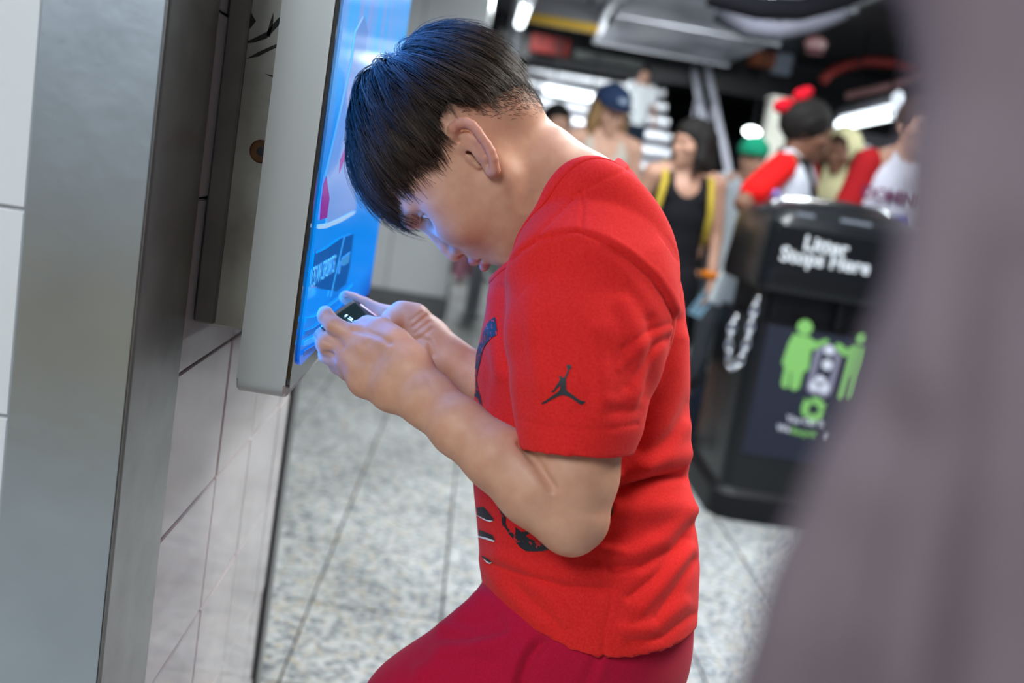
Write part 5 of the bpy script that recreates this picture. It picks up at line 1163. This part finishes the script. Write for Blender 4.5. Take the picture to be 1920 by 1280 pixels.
def axd(c, a, b):
    c = np.array(c); ab = b - a; t = min(max(float((c - a) @ ab / (ab @ ab)), 0), 1); return np.linalg.norm(c - a - t * ab)
def plane(p, q, r):
    n_ = np.cross(q - p, r - p); return p, unit(n_)
co, no = plane(at(1168, 290, 1.11), at(952, 494, 1.11), at(1068, 384, 1.02))
if no @ (at(900, 300, 1.11) - co) < 0: no = -no
NECK_NO = no.copy()
trim(bm, co, no, lambda c: np.linalg.norm(np.array(c) - at(1030, 350, 1.11)) < .17)
co, no = plane(at(980, 836, .93), at(1165, 846, .93), at(1070, 853, .875))
if no @ (at(1070, 950, .93) - co) < 0: no = -no
trim(bm, co, no, lambda c: math.hypot(*(np.array(pix(c))[:2] - [1077, 870]) / [62, 75]) < 1.75 and axd(c, at(1080, 790, .930), at(1075, 930, .926)) < .064 and pix(c)[2] < .981)
co, no = plane(at(1000, 810, 1.26), at(1150, 820, 1.26), at(1090, 815, 1.31))
if no @ (at(1080, 950, 1.26) - co) < 0: no = -no
trim(bm, co, no, lambda c: axd(c, at(1092, 790, 1.263), at(1085, 930, 1.262)) < .070 and pix(c)[2] > 1.235)
# hem: lower at the side seam than in front and behind
hem = [(880, 1078), (906, 1101), (934, 1124), (975, 1156), (1015, 1184), (1071, 1214), (1121, 1229), (1178, 1229), (1240, 1217), (1278, 1199), (1320, 1160)]
hx = np.array([h_[0] for h_ in hem], float); hy = np.array([h_[1] for h_ in hem], float)
dead = []
co_all = np.array([v.co for v in bm.verts]); pp = pix(co_all)
lim = np.interp(pp[:, 0], hx, hy) - np.clip(pp[:, 2] - 1.02, 0, .2) * 120
over = pp[:, 1] - lim
bm.verts.ensure_lookup_table()
for v in bm.verts:
    o_ = over[v.index]
    if o_ > 0 and pp[v.index, 1] > 1040: v.tag = True
dead = [f_ for f_ in bm.faces if all(v.tag for v in f_.verts)]
for v in bm.verts:                      # pull the last row up onto the hem line
    if v.tag: v.co = Vector(at(pp[v.index, 0], lim[v.index], pp[v.index, 2]))
bmesh.ops.delete(bm, geom=dead, context='FACES')
bmesh.ops.remove_doubles(bm, verts=[v for v in bm.verts if v.is_boundary], dist=.0009)
bd = [(v, [e.other_vert(v) for e in v.link_edges if e.is_boundary]) for v in bm.verts if v.is_boundary]
for _ in range(10):
    new = [(v, v.co * .4 + (n_[0].co + n_[1].co) * .3) for v, n_ in bd if len(n_) == 2]
    for v, c_ in new: v.co = c_
# ordered edge of the neck opening, kept for the collar band
start = min((v for v in bm.verts if v.is_boundary), key=lambda v: (np.linalg.norm(np.array(v.co) - at(1040, 385, 1.02))))
loop = [start]; prev = None
while True:
    nx_ = [e.other_vert(loop[-1]) for e in loop[-1].link_edges if e.is_boundary]; nx_ = [v for v in nx_ if v is not prev]
    prev = loop[-1]
    if not nx_ or nx_[0] is start or len(loop) > 4000: break
    loop.append(nx_[0])
LOOP = np.array([v.co for v in loop])
me = bpy.data.meshes.new('t_shirt'); bm.to_mesh(me); bm.free()
SHIRT = rel(link('t_shirt', me, tee_m, None, True), BOY)
so = SHIRT.modifiers.new('cloth', 'SOLIDIFY'); so.thickness = .0022; so.offset = 1; so.use_quality_normals = True
tag(SHIRT, 'bright red cotton t-shirt')
me.calc_loop_triangles()
SBVH = BVHTree.FromPolygons([Vector(v.co) for v in me.vertices], [tuple(p.vertices) for p in me.polygons])

def collar_band():
    d = np.concatenate([[0], np.cumsum(np.linalg.norm(np.diff(np.vstack([LOOP, LOOP[:1]]), axis=0), axis=1))]); n = 220; C_ = np.vstack([LOOP, LOOP[:1]])
    P = np.stack([np.interp(np.linspace(0, d[-1], n, endpoint=False), d, C_[:, q]) for q in range(3)], 1)
    for _ in range(4): P = .5 * P + .25 * (np.roll(P, 1, 0) + np.roll(P, -1, 0))
    rows = []
    for t, o_ in ((-.0006, .0024), (.0004, .0032), (.0040, .0035), (.0105, .0035), (.0132, .0032), (.0140, .0020)):
        R_ = []
        for p in P:
            q = Vector(p - NECK_NO * max(t, 0)); h = SBVH.find_nearest(q); nn_ = h[1] if h[1].dot(q - Vector(P.mean(0))) > 0 else -h[1]
            R_.append(np.array(h[0] + nn_ * o_) + NECK_NO * max(-t, 0))
        rows.append(np.array(R_))
    for k_ in range(len(rows)):
        for _ in range(3): rows[k_] = .5 * rows[k_] + .25 * (np.roll(rows[k_], 1, 0) + np.roll(rows[k_], -1, 0))
    rows.insert(0, rows[0] - (rows[1] - rows[0]) * 0 - np.array([0, 0, 0])); m = len(rows); I = np.arange(m * n).reshape(m, n)
    Fc = np.concatenate([np.stack([I[k_], np.roll(I[k_], -1), np.roll(I[k_ + 1], -1), I[k_ + 1]], 1) for k_ in range(m - 1)])
    return mesh('collar', np.vstack(rows), Fc)
if len(LOOP) > 60 and np.linalg.norm(LOOP[-1] - LOOP[0]) < .02:
    cb = rel(link('collar', collar_band(), tee_m, None, True), BOY); _s = cb.modifiers.new('cloth', 'SOLIDIFY'); _s.thickness = .0016; _s.offset = -1
print('COLLAR', len(LOOP))
# ---- prints on the shirt
z = lambda pts, ox, oy, s: [(ox + x * s, oy + y * s) for x, y in pts]
j = .0859
jump = z([(205, 985), (300, 925), (430, 830), (545, 750), (592, 690), (602, 600), (560, 640), (500, 700), (478, 742), (420, 745), (400, 728), (455, 700), (520, 600), (585, 510), (590, 462), (568, 430), (612, 412), (650, 450), (690, 440), (728, 350), (758, 275), (740, 250), (732, 210), (752, 172), (790, 160), (828, 178), (842, 215), (822, 258), (785, 280), (762, 370), (722, 455), (712, 500), (722, 620), (725, 690), (770, 745), (880, 830), (1000, 925), (1060, 945), (1130, 955), (1100, 990), (1060, 1020), (1010, 1015), (960, 975), (850, 895), (740, 835), (650, 815), (570, 835), (430, 905), (320, 970), (270, 1000), (225, 1010)], 1000, 670, j)
tag(decal('sleeve_emblem', [jump], SBVH, black_print, BOY, 5, .0030), 'black leaping figure emblem on the sleeve')
k = .1719
arc1 = z([(418, 85), (432, 180), (438, 285), (385, 315), (330, 370), (300, 425), (275, 500), (258, 590), (235, 680), (222, 760), (240, 880), (268, 960), (282, 1050), (280, 1150), (238, 1110), (262, 1040), (236, 965), (205, 960), (190, 880), (180, 780), (195, 700), (212, 600), (218, 500), (238, 420), (275, 340), (295, 245), (320, 185), (370, 120)], 860, 580, k)
q = .1094
arc2 = z([(600, 120), (700, 200), (800, 280), (755, 320), (745, 450), (770, 520), (840, 600), (900, 660), (915, 600), (905, 520), (940, 545), (1010, 605), (1130, 600), (1225, 605), (1130, 635), (1085, 680), (1150, 720), (1260, 770), (1380, 800), (1415, 765), (1530, 860), (1500, 895), (1400, 935), (1160, 945), (1080, 930), (990, 870), (900, 750), (800, 640), (740, 530), (690, 490), (680, 330), (650, 240), (605, 170)], 870, 930, q)
sl1 = z([(160, 180), (250, 190), (380, 175), (440, 240), (545, 380), (545, 415), (430, 395), (300, 330), (175, 262)], 870, 930, q)
sl2 = z([(245, 550), (380, 595), (530, 660), (572, 755), (440, 705), (290, 668)], 870, 930, q)
sl3 = z([(335, 1015), (440, 1050), (520, 1095), (470, 1110), (370, 1062)], 870, 930, q)
for q_ in (arc1, arc2, sl1, sl2, sl3): decal('chest_print', [q_], SBVH, ring_print if q_ in (arc1, arc2) else black_print, BOY, 6, .0030)
wh = [z(p_, 870, 930, q) for p_ in ([(175, 262), (300, 330), (430, 395), (545, 415), (490, 435), (400, 405), (290, 335), (180, 285)], [(285, 668), (440, 705), (572, 755), (555, 780), (440, 740), (290, 695)], [(370, 1062), (470, 1110), (520, 1095), (480, 1135), (430, 1125)])]
for q_ in wh: decal('print_edge', [q_], SBVH, white_print, BOY, 6, .0032)

# ---- trousers
F = Field(np.array([-.42, .78, .05]), np.array([.36, 1.40, .92]), .0045)
F.etube([(at(1098, 1075, 1.11), VR, .108, VF, .122), (at(1098, 1150, 1.11), VR, .115, VF, .130), (at(1102, 1215, 1.11), VR, .114, VF, .134)], k=.02, kk=.02)
for h, kn, an in ((HIPN, KN, AN), (HIPF, KF, AF)):
    F.chain([h + [-.010, 0, 0], (h + kn) / 2 + [-.024, 0, .015], kn + [-.005, 0, 0], (kn + an) / 2 + [.015, 0, .02], an + [0, 0, .03]], [.100, .098, .080, .070, .054], .02)
V, Q = F.mesh(); V = smooth(V, Q, 5, .5); del F
N = vnormals(V, Q); P3 = pix(V); P2 = P3[:, :2]; facing = np.clip(-(N * VF).sum(1) * 3 + .35, 0, 1); disp = np.zeros(len(V)); slv = np.zeros(len(V), bool)
fold([(1010, 1208), (996, 1226), (980, 1262), (972, 1330)], -9, 7); fold([(990, 1206), (974, 1226), (962, 1262), (955, 1330)], 5, 6)
fold([(1120, 1232), (1108, 1262), (1095, 1300)], -3, 5); fold([(1135, 1236), (1122, 1270), (1110, 1310)], 2, 6)
fold([(845, 1165), (885, 1172), (930, 1160)], -3.5, 7); fold([(850, 1185), (900, 1200), (960, 1190)], 3, 9); fold([(880, 1110), (930, 1130)], 2, 8); fold([(800, 1240), (860, 1225), (920, 1240)], -2.5, 9); fold([(880, 1250), (930, 1210)], 2, 9)
fold([(830, 1172), (862, 1150), (905, 1120)], 7, 11); fold([(838, 1192), (880, 1196), (940, 1180)], -5, 6); fold([(790, 1260), (830, 1222), (900, 1215)], 6, 10)
disp += 1e-3 * 1.6 * vnoise(V, 26, 5)
V = V + N * disp[:, None]
PANTS = rel(link('trousers', mesh('trousers', V, Q), pants_m, None, True), BOY); tag(PANTS, 'dark crimson fleece jogging trousers')
shoe_m = mat('dark_sneaker', (.03, .03, .035), .6); sole_m = mat('white_rubber_sole', (.7, .7, .68), .6)
for a_ in (AN, AF):
    F = Field(a_ + [-.22, -.07, -.09], a_ + [.09, .07, .06], .004)
    F.chain([a_ + [.012, 0, -.02], a_ + [-.05, 0, -.030], a_ + [-.145, 0, -.042]], [.044, .040, .030], .02)
    V, Q = F.mesh(); V[:, 2] = np.maximum(V[:, 2], .012); s_ = rel(link('shoe', mesh('shoe', smooth(V, Q, 2), Q), shoe_m, None, True), BOY)
    rel(MB().prism([(.06 * math.cos(t) + (-.13 if math.cos(t) < 0 else .0), .042 * math.sin(t)) for t in np.linspace(0, 6.283, 24, endpoint=False)], (a_[0], a_[1], 0.0), (1, 0, 0), (0, 1, 0), (0, 0, 1), .022).build('sole', sole_m), BOY)

# ---- phone
PB_ = at(667, 559, 1.114 + HAND_IN); PA_ = at(621, 589, 1.022 + HAND_IN)
pl = unit(PB_ - PA_); ps = unit((.80 * VR - .60 * VU) - pl * ((.80 * VR - .60 * VU) @ pl)); pn = np.cross(pl, ps); pn = pn if pn @ VU > 0 else -pn
PHONE = empty('phone', tuple(PB_)); tag(PHONE, 'dark phone held sideways in both hands of the boy', 'phone')
pc = PB_ - pl * .063 + ps * .036
def plate(name, l0, l1, s0, s1, z0, z1, m, r=.006, parent=PHONE):
    poly = []
    for cx, cy, a0 in ((l1 - r, s1 - r, 0), (l0 + r, s1 - r, 90), (l0 + r, s0 + r, 180), (l1 - r, s0 + r, 270)):
        for t in range(0, 91, 15): poly.append((cx + r * math.cos(math.radians(a0 + t)), cy + r * math.sin(math.radians(a0 + t))))
    return rel(MB().prism(poly, pc + pn * z0, pl, ps, pn, z1 - z0).build(name, m), parent)
plate('casing', -.063, .063, -.036, .036, -.0085, -.0005, mat('phone_casing', (.03, .03, .034), .25, spec=.6, coat=.5))
plate('metal_rim', -.0635, .0635, -.0365, .0365, -.0068, -.0022, mat('phone_rim', (.55, .55, .56), .2, 1.))
scr = mat('phone_display', (.006, .010, .010), .06, spec=.6, emit=((.01, .05, .05), .25))
plate('display', -.059, .059, -.0325, .0325, -.0004, .0002, scr, .006)
cy = lamp_mat('phone_digits', (.30, .75, 1.0), 1.6); org = lamp_mat('phone_photo', (.85, .30, .16), .55)
_r = ROT @ np.array([(655 - 960) / FPX, (640 - 600) / FPX, -1.0]); _p = CAM + _r * (((pc + pn * .0006 - CAM) @ pn) / (_r @ pn))
me = font_mesh('125', .013, 0, .0003); _y = np.cross(pn, ps); o = link('digits', me, cy); o.matrix_basis = frame_matrix(_p + pn * .0006, ps, _y, pn); o.parent = PHONE; o.matrix_parent_inverse = Matrix.Translation(PHONE.location).inverted()
for l0, l1, s0, s1 in ((.052, .056, -.026, -.002), (.050, .0545, .002, .012), (.047, .0485, .015, .022), (.040, .0412, -.004, .002), (.037, .0382, -.004, .003)):
    plate('notification', l0, l1, s0, s1, .0003, .0006, org if l0 > .045 else cy, .0005)
# ================================================================== THE BOY'S HAIR: locks combed out from the crown, fringe falling over the brow
_nt = hair_m.node_tree; _at = _nt.nodes.new('ShaderNodeAttribute'); _at.attribute_name = 'shade'; _r = _nt.nodes.new('ShaderNodeValToRGB')
_r.color_ramp.elements[0].color = (.010, .006, .004, 1); _r.color_ramp.elements[1].color = (.085, .046, .024, 1); _r.color_ramp.elements[0].position = .25
_nt.links.new(_at.outputs['Fac'], _r.inputs[0]); _nt.links.new(_r.outputs[0], _nt.nodes['Principled BSDF'].inputs['Base Color'])
def boy_hair():
    r = np.random.default_rng(11)
    C0 = np.array([0, .0, .030]); R0 = np.array([.0735, .0945, .0860])
    WH = np.array([.006, -.050, .112])
    zy = np.array([-.11, -.06, -.042, -.030, -.010, .004, .018, .034, .050, .070, .090, .14])
    zv = np.array([-.050, -.016, .004, .034, .034, .016, .004, .002, .014, .026, .022, .002])
    ry = np.array([-.11, -.06, -.040, -.028, -.005, .010, .025, .045, .065, .085, .11])
    rv = np.array([-.034, -.002, .016, .034, .034, .024, .018, .032, .054, .064, .068])
    NG, NS = 1700, 14
    G = []
    while len(G) < NG:
        q = unit(r.normal(size=3)); p = C0 + q * R0
        if p[2] > np.interp(p[1], ry, rv): G.append(q)
    ww = unit((WH - C0) / R0)
    for _ in range(160): G.append(unit(ww + r.normal(size=3) * .16))
    NG = len(G); q = np.array(G)
    top = np.clip((q[:, 2] - .2) / .6, 0, 1); front = np.clip((q[:, 1] + .1) / .8, 0, 1); back = np.clip(-q[:, 1], 0, 1)
    leng = (.046 + .040 * top + .064 * front * top + .018 * back) * r.uniform(.75, 1.15, NG)
    lay = r.uniform(.12, 1., NG)
    H = (.0055 + .017 * top * (1 - .78 * front) + .006 * back) * lay + .0015
    alive = np.ones(NG, bool); pos = np.zeros((NS, NG, 3)); last = None; step = leng / (NS - 1)
    wob = r.normal(size=(NG, 3)) * .55 * np.clip(np.linalg.norm(C0 + q * R0 - WH, axis=1) / .05 - .2, .1, 1)[:, None]
    s = np.zeros(NG); cur = q.copy(); end = np.full(NG, NS - 1)
    for i in range(NS):
        S = C0 + cur * R0; n = cur / R0; n /= np.linalg.norm(n, axis=1, keepdims=True)
        hh = H * (1 - np.exp(-s / .016)) + front * (.4 + .6 * top) * .0095 * lay * np.clip(s / .10, 0, 1) ** 1.6
        P = S + n * hh[:, None]
        pos[i] = P
        dirv = S - WH; dirv += np.cross(n, dirv) * .28
        fr = np.clip((S[:, 1] - .02) / .06, 0, 1)
        dirv = dirv / np.linalg.norm(dirv, axis=1, keepdims=True)
        dirv += fr[:, None] * np.array([0, .35, -.55]) * np.clip(S[:, 2:3] / .08, .3, 1) + np.array([0, 0, -.12]) + wob * .25
        bk = np.clip((-S[:, 1] - .03) / .05, 0, 1); dirv += bk[:, None] * np.array([0, -.1, -.55])
        dirv -= n * (dirv * n).sum(1, keepdims=True); dirv /= np.linalg.norm(dirv, axis=1, keepdims=True) + 1e-9
        S2 = S + dirv * step[:, None]; c2 = (S2 - C0) / R0; cur = c2 / np.linalg.norm(c2, axis=1, keepdims=True)
        s += step
    # strands end at the cut line
    z_end = np.interp(pos[:, :, 1], zy, zv) + r.normal(size=NG) * .007
    below = pos[:, :, 2] < z_end
    end = np.where(below.any(0), below.argmax(0), NS - 1).clip(3)
    # resample every guide to 11 points up to its end
    NP = 10; t = np.linspace(0, 1, NP)[:, None] * end[None]; i0 = np.floor(t).astype(int).clip(0, NS - 2); fr = (t - i0)[..., None]
    g = np.arange(NG)[None]; P = pos[i0, g] * (1 - fr) + pos[i0 + 1, g] * fr
    NC = 7
    tt = np.linspace(0, 1, NP)[:, None, None, None]
    off = r.normal(size=(1, NG, NC, 3)) * .0034
    tipo = r.normal(size=(1, NG, NC, 3)) * .0011
    nn = (P - C0) / R0 ** 2; nn /= np.linalg.norm(nn, axis=2, keepdims=True); nn = nn[:, :, None]
    off = off - nn * (off * nn).sum(-1, keepdims=True) * .7
    A = P[:, :, None] + off * (1 - .86 * tt) + tipo * tt * 2
    lift = r.normal(size=(1, NG, NC, 1)).clip(-1.2, 2.6); A = A + nn * lift * .0016 * tt ** 1.2
    fly = (r.uniform(size=(1, NG, NC, 1)) > .965) * r.uniform(.002, .009, size=(1, NG, NC, 1)); A = A + nn * fly * tt ** 2
    cutl = r.uniform(.72, 1.0, size=(1, NG, NC, 1)); tt2 = tt * cutl
    idx = tt2 * (NP - 1); i0 = np.floor(idx).astype(int).clip(0, NP - 2); f_ = idx - i0
    A = np.take_along_axis(A, np.broadcast_to(i0, A.shape[:3] + (1,)), 0) * (1 - f_) + np.take_along_axis(A, np.broadcast_to(i0 + 1, A.shape[:3] + (1,)), 0) * f_
    A = A.reshape(NP, -1, 3)
    rad = np.linspace(1, .35, NP)[:, None] * r.uniform(.00030, .00054, A.shape[1])[None]
    # short faded hair on the nape and beside the ear
    N = vnormals(HEADV, HEADQ); L = hl(HEADV); Ln = N @ HB.T
    ze = np.interp(L[:, 1], zy, zv)
    dep = ze + .004 - L[:, 2]
    cand = np.nonzero((((L[:, 1] < -.026) & (dep > -.012) & (dep < .034 + .012 * np.clip((-L[:, 1] - .05) / .04, 0, 1))) | ((np.abs(L[:, 1] - .030) < .012) & (dep > -.004) & (dep < .010))) & ((np.abs(L[:, 0]) < .069) | (L[:, 1] < -.047)) & (L[:, 1] > -.13))[0]
    pick = cand[r.uniform(size=len(cand)) < .95 * np.clip(1 - (dep[cand] + .006) / .042, .03, 1) ** 1.4]
    pick = r.permutation(pick)[:15000]
    S0 = L[pick]; d = np.array([0, -.45, -.9]) + r.normal(size=(len(pick), 3)) * .25; d = d - Ln[pick] * (d * Ln[pick]).sum(1, keepdims=True) + Ln[pick] * .22
    d /= np.linalg.norm(d, axis=1, keepdims=True); ln = r.uniform(.002, .0055, len(pick))
    B = np.stack([S0 + d * (ln * k)[:, None] for k in (0, .5, 1.)])
    rb = np.array([1, .8, .4])[:, None] * r.uniform(.00014, .00022, len(pick))[None]
    def strands(A, rad):
        n, m = A.shape[:2]; W = HO + HS * (A.reshape(-1, 3) @ HB); W[:, 0] = np.maximum(W[:, 0], -.1565 + .003 * np.tanh((W[:, 0] + .1565) / .02)); W = W.reshape(n, m, 3); rad = rad * HS
        T = np.gradient(W, axis=0); T /= np.linalg.norm(T, axis=2, keepdims=True) + 1e-12
        U = np.cross(T, VF + .31 * VU); U /= np.linalg.norm(U, axis=2, keepdims=True) + 1e-12; X = np.cross(T, U)
        V = np.stack([W + (U * math.cos(a) + X * math.sin(a)) * rad[..., None] for a in (0, 2.0944, 4.18879)], 2)     # n, m, 3, 3
        I = np.arange(n * m * 3).reshape(n, m, 3)
        Fq = np.concatenate([np.stack([I[:-1, :, k], I[:-1, :, (k + 1) % 3], I[1:, :, (k + 1) % 3], I[1:, :, k]], -1).reshape(-1, 4) for k in range(3)])
        return V.reshape(-1, 3), Fq
    V1, F1 = strands(A, rad); V2, F2 = strands(B, rb)
    # close scalp layer under the locks
    inh = L[:, 2] > np.interp(L[:, 1], ry, rv) - .004
    Fh = HEADQ[inh[HEADQ].all(1)]; used = np.unique(Fh); mp = np.full(len(HEADV), -1); mp[used] = np.arange(len(used))
    V3 = HEADV[used] + N[used] * .0014; F3 = mp[Fh]
    V = np.concatenate([V1, V2, V3]); F_ = np.concatenate([F1, F2 + len(V1), F3 + len(V1) + len(V2)])
    me = mesh('hair', V, F_); mi = np.zeros(len(F_), np.int32); mi[len(F1) + len(F2):] = 1; me.polygons.foreach_set('material_index', mi)
    gu = np.repeat(r.uniform(size=NG)[:, None], NC, 1).ravel() * .6 + r.uniform(size=NG * NC) * .4
    vv = np.concatenate([np.repeat(np.tile(gu, NP), 3), np.full(len(V2), .4), np.zeros(len(V3))]).astype(np.float32)
    a = me.attributes.new('shade', 'FLOAT', 'POINT'); a.data.foreach_set('value', vv)
    return me
o = rel(link('hair', boy_hair(), [hair_m, mat('scalp_hair', (.016, .010, .007), .85, spec=.2)], None, True), BOY); tag(o, 'dark brown hair with a long fringe and a faded nape', kind='stuff')
# lashes and brow of the near eye
lv = MB()
for k_ in range(14):
    t = -.9 + 1.8 * k_ / 13; a_ = hw(-.0380 - .0115 * t, .0868 - .004 * t * t - .003 * max(t, 0), .0036 - .0015 * t * t); b_ = a_ + (HF * .006 - HU * .0025 - HR * .002 * t)
    lv.tube([tuple(a_), tuple((a_ + b_) / 2 - HU * .0006), tuple(b_)], [.00022, .00018, .00008], 4)
rel(lv.build('eyelashes', hair_m), BOY)['kind'] = 'stuff'
lv = MB()
for k_ in range(60):
    t = random.uniform(0, 1); a_ = hw(-(.012 + .036 * t), .1065 - .023 * t ** 1.5 - random.uniform(0, .001), .0165 + .005 * math.sin(t * 2.6) + random.uniform(-.002, .002)); b_ = a_ - HR * .006 + HU * .001 - HF * .002
    lv.tube([tuple(a_), tuple(b_)], [.00022, .00008], 4)
rel(lv.build('eyebrow', hair_m), BOY)['kind'] = 'stuff'
